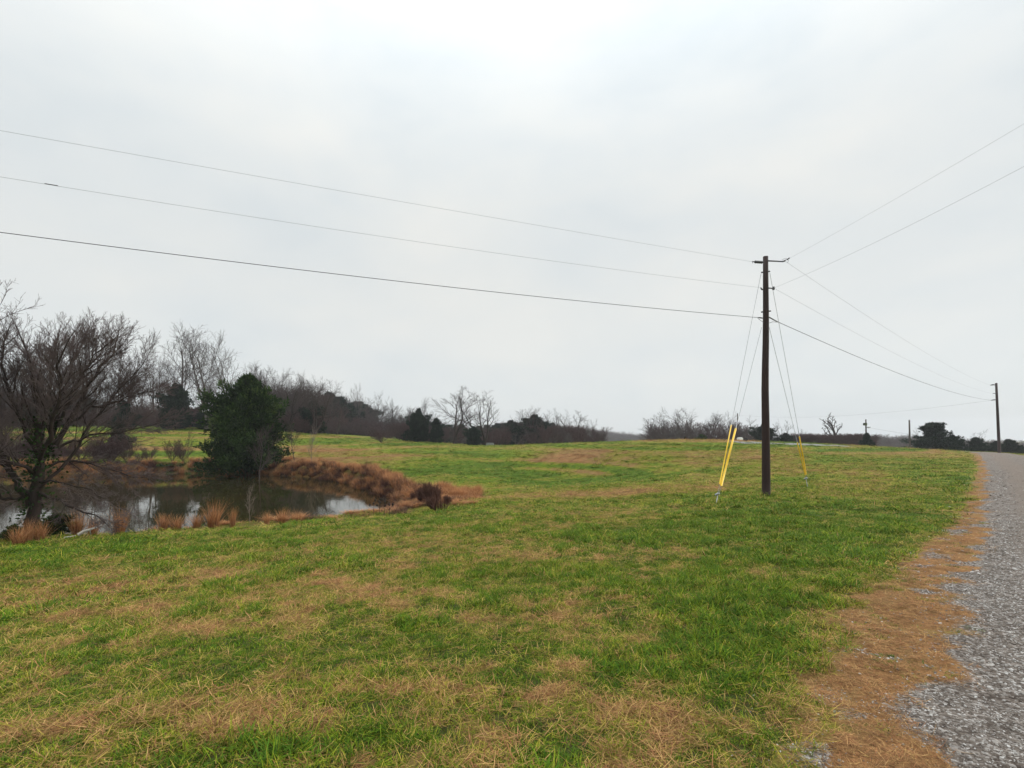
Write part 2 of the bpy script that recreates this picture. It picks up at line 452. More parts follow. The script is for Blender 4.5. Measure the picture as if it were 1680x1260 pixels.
def stone_mat():
    m, nt = new_mat('gravel_stone')
    rnd = attr(nt, 'rnd', 'INSTANCER')
    c = ramp(nt, rnd, [(0, (.095, .078, .066)), (.5, (.19, .165, .145)), (.8, (.29, .27, .25)), (1, (.46, .44, .42))])
    n = noise(nt, 3, 3)
    c = mixc(nt, 1.0, c, ramp(nt, n, [(.3, (.8, .8, .8)), (.7, (1.15, 1.15, 1.15))]), 'MULTIPLY')
    finish(nt, c, .85, None, spec=.2)
    return m
M['stone'] = stone_mat()

def foliage_mat(name, dark, light, yellow):
    m, nt = new_mat(name)
    b = attr(nt, 'bl')
    c = ramp(nt, b, [(0, dark), (.7, light), (1, yellow)])
    n = noise(nt, .9, 3, .5, nd(nt, 'ShaderNodeTexCoord').outputs['Object'])
    c = mixc(nt, 1.0, c, ramp(nt, n, [(.3, (.7, .72, .7)), (.7, (1.3, 1.28, 1.2))]), 'MULTIPLY')
    finish(nt, c, .8, None, spec=.12, translucent=.12)
    return m
M['cedar'] = foliage_mat('cedar_foliage', (.008, .019, .006), (.034, .066, .015), (.085, .125, .030))
M['cedar_blue'] = foliage_mat('cedar_foliage_dull', (.005, .012, .009), (.015, .030, .018), (.040, .058, .030))

def sedge_mat(name, stops):
    m, nt = new_mat(name)
    b = attr(nt, 'bl'); h = attr(nt, 'hh')
    c = ramp(nt, b, stops)
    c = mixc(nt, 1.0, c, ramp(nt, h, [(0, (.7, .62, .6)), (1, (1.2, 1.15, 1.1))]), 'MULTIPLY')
    finish(nt, c, .8, None, spec=.15, translucent=.3)
    return m
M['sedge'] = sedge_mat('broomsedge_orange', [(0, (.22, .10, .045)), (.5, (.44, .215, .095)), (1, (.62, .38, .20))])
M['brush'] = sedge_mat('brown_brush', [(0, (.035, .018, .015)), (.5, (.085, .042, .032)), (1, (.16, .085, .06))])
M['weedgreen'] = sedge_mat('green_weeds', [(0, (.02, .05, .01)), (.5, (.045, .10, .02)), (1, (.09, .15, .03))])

# ------------------------------------------------------------------ ground sheet
def build_ground():
    az = np.concatenate([np.linspace(-R(60), R(60), 480), np.linspace(R(60), R(300), 90)[1:-1]])
    nr = 640
    rr = np.concatenate([[0.02], np.geomspace(.35, 2400, nr)])
    AZ, RR = np.meshgrid(az, rr)
    X = np.sin(AZ) * RR; Y = np.cos(AZ) * RR
    x = X.ravel(); y = Y.ravel()
    z = gz(x, y)
    na = len(az); m = len(rr)
    i = np.arange(m - 1)[:, None] * na; j = np.arange(na)[None]; j2 = (j + 1) % na
    Q = np.stack([i + j, i + na + j, i + na + j2, i + j2], -1).reshape(-1, 4)[:, ::-1]
    me = np_mesh('ground', np.stack([x, y, z], 1), Q[:, ::-1] * 1, M['ground'], True)
    d, g, s = masks(x, y)
    fattr(me, 'dry', d); rsd = road_sd(x, y); fattr(me, 'cover', .85 * (1 - sstep(5, 22, np.hypot(x, y))) * (1 - sstep(.25, .75, d)) * (rsd > 0)); fattr(me, 'gravel', g); wv = (fbm(x * .5, y * .5, 2) - .5) * .5; fattr(me, 'track', np.clip(sstep(.45, 1.0, -rsd + wv) * (1 - .75 * np.exp(-((rsd + 2.15 + wv) / .38) ** 2)) , 0, 1)); fattr(me, 'shore', s)
    o = link(bpy.data.objects.new('ground', me))
    me.update()
    if me.polygons[na * 100].normal.z < 0:
        me.flip_normals()
    tag(o, 'rolling mown pasture of green and straw coloured grass beside the drive', 'ground', kind='structure')
build_ground()

# water
def build_water():
    m, nt = new_mat('pond_water')
    v = pos_vec(nt, (1, 1, 1))
    n = noise(nt, 1.6, 3, .5, v); n2 = noise(nt, .25, 2, .5, v)
    c = ramp(nt, n2, [(.35, (.018, .017, .006)), (.65, (.030, .022, .008))])
    p = finish(nt, c, .025, n, .035, .05, .5)
    p.inputs['IOR'].default_value = 1.33
    x0, y0, x1, y1 = POND[:, 0].min() - 1, POND[:, 1].min() - 1, POND[:, 0].max() + 1, POND[:, 1].max() + 1
    # water fills the outline, pushed half a metre under the banks
    cen = POND.mean(0)
    d = POND - np.roll(POND, 1, 0); nrm = np.stack([d[:, 1], -d[:, 0]], 1); nrm /= np.linalg.norm(nrm, axis=1)[:, None] + 1e-9
    if sdf_poly(*(POND[0] + nrm[0] * .1), POND)[0] < 0: nrm = -nrm
    q = POND + nrm * .25
    import bmesh
    bm = bmesh.new()
    vs = [bm.verts.new((a, b, WATER_Z)) for a, b in q]
    f = bm.faces.new(vs)
    bmesh.ops.triangulate(bm, faces=[f])
    bmesh.ops.recalc_face_normals(bm, faces=bm.faces)
    if sum(f.normal.z * f.calc_area() for f in bm.faces) < 0:
        bmesh.ops.reverse_faces(bm, faces=bm.faces)
    me = bpy.data.meshes.new('water'); bm.to_mesh(me); bm.free()
    me.materials.append(m)
    tag(link(bpy.data.objects.new('water', me)), 'still murky farm pond reflecting trees and sky', 'water', kind='structure')
build_water()

# ------------------------------------------------------------------ grass clumps
def ribbon_clump(nb, rad, lmin, lmax, width, bend, flat=0.0, seed=0, lean=.35):
    r = np.random.default_rng(seed)
    V = []; F = []; B = []; H = []; n = 0
    for i in range(nb):
        a = r.uniform(0, 2 * math.pi); q = rad * math.sqrt(r.random())
        base = np.array([q * math.cos(a), q * math.sin(a), -.01 if not flat else r.uniform(0, .02)])
        L = r.uniform(lmin, lmax); h = r.uniform(0, 2 * math.pi)
        hd = np.array([math.cos(h), math.sin(h), 0]); sd = np.array([-hd[1], hd[0], 0]) + r.normal(0, .25, 3)
        el = (math.pi / 2 - abs(r.normal(0, lean))) if not flat else abs(r.normal(0, flat))
        p = base.copy(); w0 = width * r.uniform(.7, 1.3); bv = r.random(); bd = bend * r.uniform(.4, 1.6)
        seg = 3
        for k in range(seg + 1):
            t = k / seg; w = w0 * (1 - t ** 1.5) + .0002
            V += [p - sd * w * .5, p + sd * w * .5]; B += [bv, bv]; H += [t, t]
            e = el - bd * (t + .3) * (1 if not flat else .15)
            p = p + (hd * math.cos(e) + np.array([0, 0, 1]) * math.sin(e)) * L / seg
            if flat: p[2] = max(p[2], .004)
        for k in range(seg):
            F.append([n + 2 * k, n + 2 * k + 1, n + 2 * k + 3, n + 2 * k + 2])
        n += 2 * (seg + 1)
    return np.array(V), np.array(F), np.array(B), np.array(H)
def clump_obj(name, mat, **kw):
    V, F, B, H = ribbon_clump(**kw)
    me = np_mesh(name, V, F, mat); fattr(me, 'bl', B); fattr(me, 'hh', H)
    return bpy.data.objects.new(name, me)

def scatter(name, label, cat, protos, loc, pick, rot, scl, dry=None, rnd=None):
    pc = bpy.data.collections.new(name + '_kinds')
    for i, p in enumerate(protos):
        p.name = '%03d_' % i + p.name
        pc.objects.link(p)
    me = bpy.data.meshes.new(name)
    n = len(loc)
    me.vertices.add(n); me.vertices.foreach_set('co', np.asarray(loc, np.float32).ravel())
    def put(nm, typ, key, arr):
        a = me.attributes.new(nm, typ, 'POINT'); a.data.foreach_set(key, np.ascontiguousarray(arr).ravel())
    put('pick', 'INT', 'value', np.asarray(pick, np.int32))
    put('rot', 'FLOAT_VECTOR', 'vector', np.asarray(rot, np.float32))
    put('scl', 'FLOAT_VECTOR', 'vector', np.asarray(scl, np.float32))
    put('dry', 'FLOAT', 'value', np.asarray(dry if dry is not None else np.zeros(n), np.float32))
    put('rnd', 'FLOAT', 'value', np.asarray(rnd if rnd is not None else np.random.default_rng(3).random(n), np.float32))
    o = link(bpy.data.objects.new(name, me))
    ng = bpy.data.node_groups.new(name + '_nodes', 'GeometryNodeTree')
    ng.interface.new_socket('Geometry', in_out='INPUT', socket_type='NodeSocketGeometry')
    ng.interface.new_socket('Geometry', in_out='OUTPUT', socket_type='NodeSocketGeometry')
    gi = ng.nodes.new('NodeGroupInput'); go = ng.nodes.new('NodeGroupOutput')
    ip = ng.nodes.new('GeometryNodeInstanceOnPoints'); ci = ng.nodes.new('GeometryNodeCollectionInfo')
    ci.inputs['Collection'].default_value = pc; ci.inputs['Separate Children'].default_value = True; ci.inputs['Reset Children'].default_value = True
    ip.inputs['Pick Instance'].default_value = True
    def na(nm, t):
        a = ng.nodes.new('GeometryNodeInputNamedAttribute'); a.data_type = t; a.inputs['Name'].default_value = nm
        return a.outputs['Attribute']
    L = ng.links.new
    L(gi.outputs[0], ip.inputs['Points']); L(ci.outputs[0], ip.inputs['Instance'])
    L(na('pick', 'INT'), ip.inputs['Instance Index'])
    e2r = ng.nodes.new('FunctionNodeEulerToRotation'); L(na('rot', 'FLOAT_VECTOR'), e2r.inputs[0]); L(e2r.outputs[0], ip.inputs['Rotation'])
    L(na('scl', 'FLOAT_VECTOR'), ip.inputs['Scale'])
    L(ip.outputs[0], go.inputs[0])
    md = o.modifiers.new('scatter', 'NODES'); md.node_group = ng
    return tag(o, label, cat, kind='stuff')

def polar_points(r0, r1, dens, half=R(58)):
    area = half * (r1 * r1 - r0 * r0)
    n = int(area * dens)
    r = np.sqrt(rng.uniform(r0 * r0, r1 * r1, n)); a = rng.uniform(-half, half, n)
    return r * np.sin(a), r * np.cos(a)

PBX = float(P(1257, 815, 17.8)[0])
def build_grass():
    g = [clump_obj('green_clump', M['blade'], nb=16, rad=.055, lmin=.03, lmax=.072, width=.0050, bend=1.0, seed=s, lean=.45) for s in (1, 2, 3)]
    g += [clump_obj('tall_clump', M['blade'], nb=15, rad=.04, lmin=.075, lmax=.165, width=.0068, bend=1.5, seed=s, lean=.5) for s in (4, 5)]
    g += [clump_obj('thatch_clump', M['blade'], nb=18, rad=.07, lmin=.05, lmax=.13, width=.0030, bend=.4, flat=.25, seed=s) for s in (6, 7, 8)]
    parts = []
    for r0, r1, dens, s, zs in ((1.2, 4.5, 1000, .80, 1), (4.5, 8, 560, .98, 1.0), (8, 15, 200, 1.5, .8), (15, 28, 62, 2.4, .55), (28, 60, 14, 3.6, .4), (60, 100, 3.5, 5.5, .3)):
        x, y = polar_points(r0, r1, dens)
        parts.append((x, y, np.full(len(x), s), np.full(len(x), zs)))
    x, y, s, zs = [np.concatenate(c) for c in zip(*parts)]
    d, gr, sh = masks(x, y)
    rs = road_sd(x, y); psd = pond_sd(x, y)
    keep = (psd > .4) & (rng.random(len(x)) > gr * 1.15) & (rng.random(len(x)) > .9 * sstep(.25, -.35, rs))
    keep &= ~((rs < -.5) & (rng.random(len(x)) < .97)) & (rng.random(len(x)) > sh * .6)
    x, y, s, zs, d, rs = [q[keep] for q in (x, y, s, zs, d, rs)]
    # untrimmed tufts the mower could not reach, round the pole and the anchors
    ex = []; 
    for cx, cy, rr_, m_ in ((PBX, 17.8, .32, 46), (6.72, 16.15, .2, 26), (13.55, 22.4, .3, 34)):
        aa = rng.uniform(0, 6.28, m_); q_ = rr_ * rng.uniform(.5, 1.3, m_); ex.append(np.stack([cx + q_ * np.cos(aa), cy + q_ * np.sin(aa)], 1))
    ex = np.vstack(ex); n_ex = len(ex)
    x = np.r_[x, ex[:, 0]]; y = np.r_[y, ex[:, 1]]; s = np.r_[s, np.full(n_ex, 1.5)]; zs = np.r_[zs, np.full(n_ex, 1.1)]; d = np.r_[d, rng.uniform(.1, .4, n_ex)]; rs = np.r_[rs, np.full(n_ex, 9.)]
    z = gz(x, y); n = len(x)
    u = rng.random(n)
    dd = d + rng.normal(0, .22, n) * (d < .7)
    lush = fbm(x * 1.1 + 20, y * 1.1 + 33, 3)
    pick = rng.integers(0, 3, n)
    pick = np.where((lush > .56) & (dd < .38) & (u < .4), rng.integers(3, 5, n), pick)
    pick = np.where(rng.random(n) < sstep(.42, .80, dd) * .88 + .12, rng.integers(5, 8, n), pick)
    pick[-n_ex:] = rng.integers(3, 5, n_ex)
    s2 = s * rng.uniform(.7, 1.35, n) * np.where(pick < 3, .85 + .5 * sstep(.4, .65, lush), 1)
    verge = (rs < 1.0) & (d > .6); s2 = np.where(verge, s2 * .68, s2); zs = np.where(verge, zs * .55, zs)
    scl = np.stack([s2, s2, s2 * zs * rng.uniform(.75, 1.2, n)], 1)
    rot = np.stack([rng.normal(0, .12, n), rng.normal(0, .12, n), rng.uniform(0, 6.28, n)], 1)
    gv = verge & (rng.random(n) < .30 * sstep(.5, .68, fbm(x * 3.1 + 15, y * 3.1 + 5, 2))); pick = np.where(gv, rng.integers(0, 3, n), pick); dd = np.where(gv, .2, dd)
    dryv = np.clip(rng.normal(0, .07, n) + np.where(pick >= 5, np.maximum(dd + .15, .5), dd * .9 - .04), 0, 1)
    print('grass', n)
    scatter('grass', 'short mown pasture grass with lush tufts and dry thatch', 'grass', g, np.stack([x, y, z], 1), pick, rot, scl, dryv)
build_grass()

def stone_proto(seed, flat=.55):
    import bmesh
    r = np.random.default_rng(seed)
    bm = bmesh.new(); bmesh.ops.create_icosphere(bm, subdivisions=1, radius=1)
    for v in bm.verts:
        v.co *= r.uniform(.65, 1.25)
        v.co.z *= flat; v.co.x *= 1.15
    me = bpy.data.meshes.new('stone'); bm.to_mesh(me); bm.free(); me.materials.append(M['stone'])
    return bpy.data.objects.new('stone', me)
def build_gravel():
    P0 = [stone_proto(s, f) for s, f in ((1, .5), (2, .7), (3, .45), (4, .6))]
    px = []; py = []; sz = []
    for r0, r1, dens, sm in ((1.2, 4, 3600, .0036), (4, 8, 1300, .0055), (8, 16, 260, .0085), (16, 40, 16, .018)):
        n = int((r1 ** 2 - r0 ** 2) * R(34) / 2 * dens * 2)
        r = np.sqrt(rng.uniform(r0 ** 2, r1 ** 2, n)); a = R(22) + rng.random(n) * R(38)
        px.append(r * np.sin(a)); py.append(r * np.cos(a)); sz.append(np.full(n, sm))
    x, y, s = map(np.concatenate, (px, py, sz))
    _, gr, _ = masks(x, y)
    rs = road_sd(x, y)
    loose = np.maximum(np.exp(-((rs + .35) / .45) ** 2), (rs > .05) * 1.0)
    k = (rs < 1.5) & (rng.random(len(x)) < np.maximum(gr * (.12 + .88 * loose), .05 * ((rs > 0) & (rs < .9))))
    x, y, s, rs, loose = x[k], y[k], s[k], rs[k], loose[k]
    n = len(x); z = gz(x, y)
    s = s * np.exp(np.clip(rng.normal(0, .36, n), -1, .7)) * (1 + .2 * loose)
    print('stones', n)
    scatter('gravel', 'loose pale limestone gravel along the drive edge', 'gravel', P0, np.stack([x, y, z + s * .1], 1), rng.integers(0, 4, n),
            np.stack([rng.normal(0, .3, n), rng.normal(0, .3, n), rng.uniform(0, 6.28, n)], 1), np.stack([s, s, s], 1), None, np.clip(rng.random(n) ** 1.3 + .12 * loose, 0, 1))
build_gravel()

# ------------------------------------------------------------------ plant builders
def unit(v):
    return v / (np.linalg.norm(v) + 1e-12)
class Skel:
    """branch collector: batches tubes of the same size"""
    def __init__(s): s.b = {}
    def add(s, pts, rad, sides, part):
        s.b.setdefault((part, len(pts), sides), []).append((pts, rad))
    def mesh(s, part, name, mat):
        V = []; Q = []; n = 0
        for (pt, m, sides), L in s.b.items():
            if pt != part: continue
            p = np.array([a for a, _ in L]); r = np.array([b for _, b in L])
            tg = np.gradient(p, axis=1); tg /= np.linalg.norm(tg, axis=2, keepdims=True) + 1e-12
            ref = np.where(np.abs(tg[:, :1, 2:3]) < .9, np.array([0, 0, 1.0]), np.array([1.0, 0, 0]))
            ref = np.broadcast_to(ref, tg.shape)
            u = np.cross(tg, ref); u /= np.linalg.norm(u, axis=2, keepdims=True) + 1e-12
            w = np.cross(tg, u)
            a = np.arange(sides) * 2 * math.pi / sides
            ring = p[:, :, None] + r[:, :, None, None] * (np.cos(a)[:, None] * u[:, :, None] + np.sin(a)[:, None] * w[:, :, None])
            N = len(p)
            V.append(ring.reshape(-1, 3))
            i = (np.arange(N)[:, None, None] * m + np.arange(m - 1)[None, :, None]) * sides
            j = np.arange(sides)[None, None]; j2 = (j + 1) % sides
            Q.append(np.stack([i + j, i + j2, i + sides + j2, i + sides + j], -1).reshape(-1, 4) + n)
            n += N * m * sides
        if not V: return None
        return np_mesh(name, np.vstack(V), np.vstack(Q), mat, True)

DEF = dict(seg=[7, 5, 4, 3, 2], n=[12, 7, 6, 5, 0], t0=[.3, .2, .15, .1, 0], ang=[50, 45, 42, 40, 40], ratio=[.55, .55, .5, .5, .5],
           wander=[.06, .14, .18, .2, .2], up=[.03, .08, .08, .05, .03], rr=[.55, .6, .6, .6, .6], rmin=.006, taper=.3, split=1, maxl=3, envelope=.4)
def grow(sk, r, p, d, L, rad, lvl, q):
    m = q['seg'][lvl]; pts = [p]; rads = [rad]; dirs = [d]
    for k in range(m):
        d = unit(d + r.normal(0, q['wander'][lvl], 3) + np.array([0, 0, q['up'][lvl]]))
        p = p + d * L / m
        pts.append(p); dirs.append(d)
        rads.append(max(rad * (1 - (1 - q['taper']) * (k + 1) / m), q['rmin'] * .7))
    sides = (8, 5, 4, 3, 3)[lvl]
    sk.add(pts, rads, sides, 'trunk' if lvl <= q['split'] else 'crown')
    if lvl >= q['maxl']: return
    n = q['n'][lvl]; az = r.uniform(0, 6.28)
    for i in range(n):
        t = q['t0'][lvl] + (1 - q['t0'][lvl]) * (i + r.uniform(.2, .9)) / n
        f = t * m; k = min(int(f), m - 1); f -= k
        bp = pts[k] * (1 - f) + pts[k + 1] * f; bd = dirs[k + 1]
        az += 2.4 + r.normal(0, .4)
        a = math.radians(q['ang'][lvl]) * r.uniform(.6, 1.25) * (1.15 - .45 * t)
        ref = np.array([0, 0, 1.0]) if abs(bd[2]) < .9 else np.array([1.0, 0, 0])
        u = unit(np.cross(bd, ref)); w = np.cross(bd, u)
        nd_ = unit(bd * math.cos(a) + (u * math.cos(az) + w * math.sin(az)) * math.sin(a))
        env = 1 - q['envelope'] * t if lvl == 0 else 1 - .35 * t
        grow(sk, r, bp, nd_, L * q['ratio'][lvl] * env * r.uniform(.75, 1.25), max((rads[k] * (1 - f) + rads[k + 1] * f) * q['rr'][lvl], q['rmin']), lvl + 1, q)

def tree_meshes(name, seed, H, r0, bark, twig, stems=1, spread=.2, **kw):
    q = dict(DEF); q.update(kw)
    r = np.random.default_rng(seed); sk = Skel()
    for s in range(stems):
        a = r.uniform(0, 6.28); sp = spread * (1 if stems > 1 else .2)
        d = unit(np.array([math.cos(a) * sp, math.sin(a) * sp, 1.0]))
        grow(sk, r, np.array([0, 0, -.15 * H / 10]), d, H * r.uniform(.72, .8), r0 * (1 if stems == 1 else .7), 0, q)
    tm, cm = sk.mesh('trunk', name + '_trunk', bark), sk.mesh('crown', name + '_crown', twig)
    allz = max(v.co.z for v in cm.vertices)
    k = H / allz
    for me in (tm, cm):
        me.transform(__import__('mathutils').Matrix.Scale(k, 4))
    return tm, cm, H

M['twig_fine'] = simple_mat('twigs_purple_brown', (.115, .088, .084), .95, .25, 2, .1)
BK, TW, TR, TP, TM = M['bark'], M['twig'], M['twig_red'], M['twig_pale'], M['twig_mid']
PT = {}
T4 = dict(t0=[.38, .18, .12, .1], rmin=.014)
PT['tall'] = tree_meshes('tall', 11, 15, .17, BK, TW, n=[10, 9, 7, 5], ang=[44, 40, 42, 42], ratio=[.50, .55, .5, .5], up=[.01, .10, .08, .05], wander=[.05, .12, .18, .2], envelope=.45, **T4)
PT['tall2'] = tree_meshes('tall2', 12, 15, .19, BK, TW, stems=2, spread=.22, n=[8, 8, 7, 5], ang=[44, 40, 42, 42], ratio=[.46, .55, .5, .5], up=[.03, .10, .08, .05], wander=[.05, .12, .18, .2], envelope=.4, **T4)
PT['tall3'] = tree_meshes('tall3', 23, 15, .16, BK, TM, stems=2, spread=.14, n=[8, 8, 6, 5], ang=[38, 38, 40, 40], ratio=[.42, .55, .5, .5], up=[.02, .12, .10, .06], envelope=.4, **T4)
PT['open'] = tree_meshes('open', 14, 12, .30, M['bark_dark'], TW, stems=2, spread=.38, n=[7, 7, 7, 5], t0=[.28, .2, .15, .1], ang=[52, 46, 42, 40], ratio=[.58, .55, .5, .45], up=[.05, .07, .06, .04], wander=[.12, .2, .22, .2], rmin=.017)
PT['open2'] = tree_meshes('open2', 15, 12, .32, M['bark_dark'], TW, stems=3, spread=.5, n=[6, 7, 7, 5], t0=[.3, .2, .15, .1], ang=[52, 46, 42, 40], ratio=[.55, .55, .5, .45], up=[.05, .07, .06, .04], wander=[.12, .2, .22, .2], rmin=.017)
PT['oak'] = tree_meshes('oak', 16, 14, .34, M['bark_dark'], TW, stems=3, spread=.5, n=[8, 9, 8, 6], t0=[.3, .2, .1, .1], ang=[58, 46, 45, 45], ratio=[.56, .55, .5, .5], up=[.03, .05, .05, .03], wander=[.1, .16, .2, .2], rmin=.011, envelope=.5)
PT['wide'] = tree_meshes('wide', 17, 12, .34, BK, TM, stems=4, spread=.7, n=[8, 8, 8, 6], t0=[.22, .2, .1, .1], ang=[50, 46, 45, 45], ratio=[.55, .55, .5, .5], up=[.06, .08, .06, .03], wander=[.1, .16, .2, .2], rmin=.012)
PT['round'] = tree_meshes('round', 18, 10, .22, BK, TR, stems=3, spread=.45, n=[9, 8, 8, 6], t0=[.2, .15, .1, .1], ang=[55, 50, 45, 45], ratio=[.55, .55, .5, .5], up=[.04, .05, .05, .03], rmin=.010)
PT['snag'] = tree_meshes('snag', 19, 9, .28, M['bark_dark'], M['bark_dark'], n=[9, 5, 3, 3], t0=[.3, .25, .2, .1], ang=[52, 42, 45, 45], ratio=[.55, .42, .4, .4], up=[.03, .12, .06, .03], wander=[.08, .18, .2, .2], rmin=.038, maxl=3)
PT['faint'] = tree_meshes('faint', 20, 10, .12, TM, TM, n=[10, 6, 6, 4], t0=[.2, .2, .15, .1], ang=[38, 38, 40, 40], ratio=[.45, .5, .5, .5], up=[.02, .12, .1, .06], rmin=.01)
PT['sapling'] = tree_meshes('sapling', 21, 3, .026, TP, TP, n=[14, 7, 4, 0], t0=[.15, .2, .15, .1], ang=[42, 38, 40, 40], ratio=[.42, .5, .5, .5], up=[.02, .18, .1, .06], rmin=.0042, maxl=3)
PT['sapling2'] = tree_meshes('sapling2', 22, 3, .024, BK, TW, n=[12, 7, 5, 0], t0=[.3, .2, .15, .1], ang=[50, 38, 40, 40], ratio=[.5, .5, .5, .5], up=[.02, .08, .1, .06], rmin=.0055, maxl=3)
PT['thicket'] = tree_meshes('thicket', 24, 4, .05, TR, TR, stems=9, spread=.5, n=[8, 6, 5, 0], t0=[.15, .15, .1, .1], ang=[35, 38, 40, 40], ratio=[.5, .5, .5, .5], rmin=.012, maxl=3)

M['brush_twig'] = simple_mat('brush_twigs', (.105, .055, .042), .95, .35, 2, .1)
PT['brush'] = tree_meshes('brush', 25, 2.4, .016, M['brush_twig'], M['brush_twig'], stems=34, spread=.20, wander=[.12, .16, .2, .2, .2], n=[7, 5, 4, 0], t0=[.15, .15, .1, .1], ang=[25, 32, 36, 40], ratio=[.45, .5, .5, .5], rmin=.007, maxl=3)
def base_and_scale(px, topy, d, H):
    x = (px - 840) / FPX * d / (CP - ((680.0 - topy) / FPX) * SP)
    top = P(px, topy, d)
    x = top[0]
    zb = float(gz(x, d)[0])
    return x, zb, max((top[2] - zb) / H, .05)

_used = set()
def place_tree(kind, px, topy, d, label, group, name='bare_tree', cat='tree', wx=1.0, rz=None, lean=0.0):
    tm, cm, H = PT[kind]
    x, zb, s = base_and_scale(px, topy, d, H)
    o = empty(name, (x, d, zb - .03), label, cat, group, (sum(ord(c_) * (i_ + 7) for i_, c_ in enumerate(label)) % 628) / 100.0 if rz is None else rz)
    o.scale = (s * wx, s * wx, s)
    if lean: o.rotation_euler = (0, lean, o.rotation_euler[2])
    link(bpy.data.objects.new('trunk', tm), o)
    link(bpy.data.objects.new('crown', cm), o)
    return o

# --- evergreens
def cedar_meshes(name, seed, H, Rm, mat, profile, nb=150, per=60, spray=.16, lobes=0.25):
    r = np.random.default_rng(seed)
    sk = Skel(); sk.add([np.array([r.normal(0, .02) * H * k / 6, r.normal(0, .02) * H * k / 6, H * .97 * k / 6 - .2 * (k == 0)]) for k in range(7)], list(np.linspace(H * .022, .02, 7)), 7, 'trunk')
    C = []; D = []; B = []
    ph = r.uniform(0, 6.28, 4)
    for i in range(nb):
        t = .02 + .96 * ((i + r.random()) / nb) ** 1.1
        az = i * 2.39996 + r.normal(0, .3)
        lob = 1 + lobes * (math.sin(2 * az + ph[0] + 3 * t) * .5 + math.sin(3 * az + ph[1] - 7 * t) * .35 + math.sin(11 * t + ph[2]) * .3)
        L = Rm * profile(t) * lob * r.uniform(.62, 1.18)
        up = .15 + .75 * t + r.normal(0, .1)
        p0 = np.array([0, 0, t * H * .96]); dr = unit(np.array([math.cos(az), math.sin(az), up]))
        sk.add([p0, p0 + dr * L * .5, p0 + dr * L * .93 + np.array([0, 0, .03 * L])], [.012 * H / 3 * .5, .02, .01], 3, 'trunk')
        k = max(6, int(per * (.3 + L / Rm)))
        f = r.uniform(.25, 1.03, k) ** .8
        wid = .30 * L * (1.15 - f) + .04 * H * .4
        off = r.normal(0, 1, (k, 3)); off[:, 2] *= .7
        c = p0 + dr * (L * f)[:, None] + off * wid[:, None] * .55
        c[:, 2] = np.maximum(c[:, 2], .12 + .1 * r.random(k))
        bb = np.clip(r.normal(.42, .16) + r.normal(0, .16, k) + .25 * (f - .7), 0, 1)
        dd = dr * .8 + off * .45 + np.array([0, 0, .35])
        C.append(c); D.append(dd); B.append(bb)
    C = np.vstack(C); D = np.vstack(D); B = np.concatenate(B)
    # each spray: three narrow pointed leaf blades
    n = len(C); V = []; F = []; BL_ = []
    base = 0
    for j in range(3):
        dj = D + r.normal(0, .45, (n, 3)); dj /= np.linalg.norm(dj, axis=1)[:, None]
        sdv = np.cross(dj, r.normal(0, 1, (n, 3))); sdv /= np.linalg.norm(sdv, axis=1)[:, None] + 1e-9
        ln = spray * r.uniform(.6, 1.5, n)[:, None]; wd = ln * .20
        cj = C + r.normal(0, spray * .3, (n, 3))
        v = np.stack([cj, cj + dj * ln * .5 - sdv * wd, cj + dj * ln, cj + dj * ln * .45 + sdv * wd], 1).reshape(-1, 3)
        V.append(v); F.append(np.arange(4 * n).reshape(-1, 4) + base); base += 4 * n; BL_.append(np.repeat(np.clip(B + r.normal(0, .08, n), 0, 1), 4))
    cm = np_mesh(name + '_crown', np.vstack(V), np.vstack(F), mat)
    fattr(cm, 'bl', np.concatenate(BL_))
    zt = float(np.vstack(V)[:, 2].max())
    return sk.mesh('trunk', name + '_trunk', M['bark_dark']), cm, zt

prof_broad = lambda t: (np.sin(math.pi * min(1, (t * .80 + .25))) ** .7 if t < .9 else .42 * (1 - t) / .1 + .1) * (1 if t > .0 else 1)
prof_cone = lambda t: (1 - t) ** .75 * (.75 + .25 * min(1, t / .12)) + .05
prof_bush = lambda t: float(np.interp(t, [0, .2, .45, .7, .9, 1], [.85, 1, .86, .5, .18, .05]))
def prof_big(t):
    return float(np.interp(t, [0, .12, .3, .5, .65, .8, .92, 1], [.80, 1.0, .99, .80, .56, .33, .15, .04]))
PT['cedar_big'] = cedar_meshes('cedar_big', 31, 10.0, 4.6, M['cedar'], prof_big, nb=230, per=120, spray=.28, lobes=.42)
PT['cedar_round'] = cedar_meshes('cedar_round', 32, 6, 3.0, M['cedar_blue'], prof_bush, nb=150, per=60, spray=.26, lobes=.55)
PT['cedar_cone'] = cedar_meshes('cedar_cone', 33, 6, 2.2, M['cedar_blue'], prof_cone, nb=150, per=60, spray=.24, lobes=.45)
PT['cedar_ragged'] = cedar_meshes('cedar_ragged', 34, 6, 3.6, M['cedar_blue'], prof_cone, nb=80, per=90, spray=.30, lobes=.8)
PT['bush_dark'] = cedar_meshes('bush_dark', 35, 1.2, .8, M['cedar'], prof_bush, nb=50, per=40, spray=.10, lobes=.4)

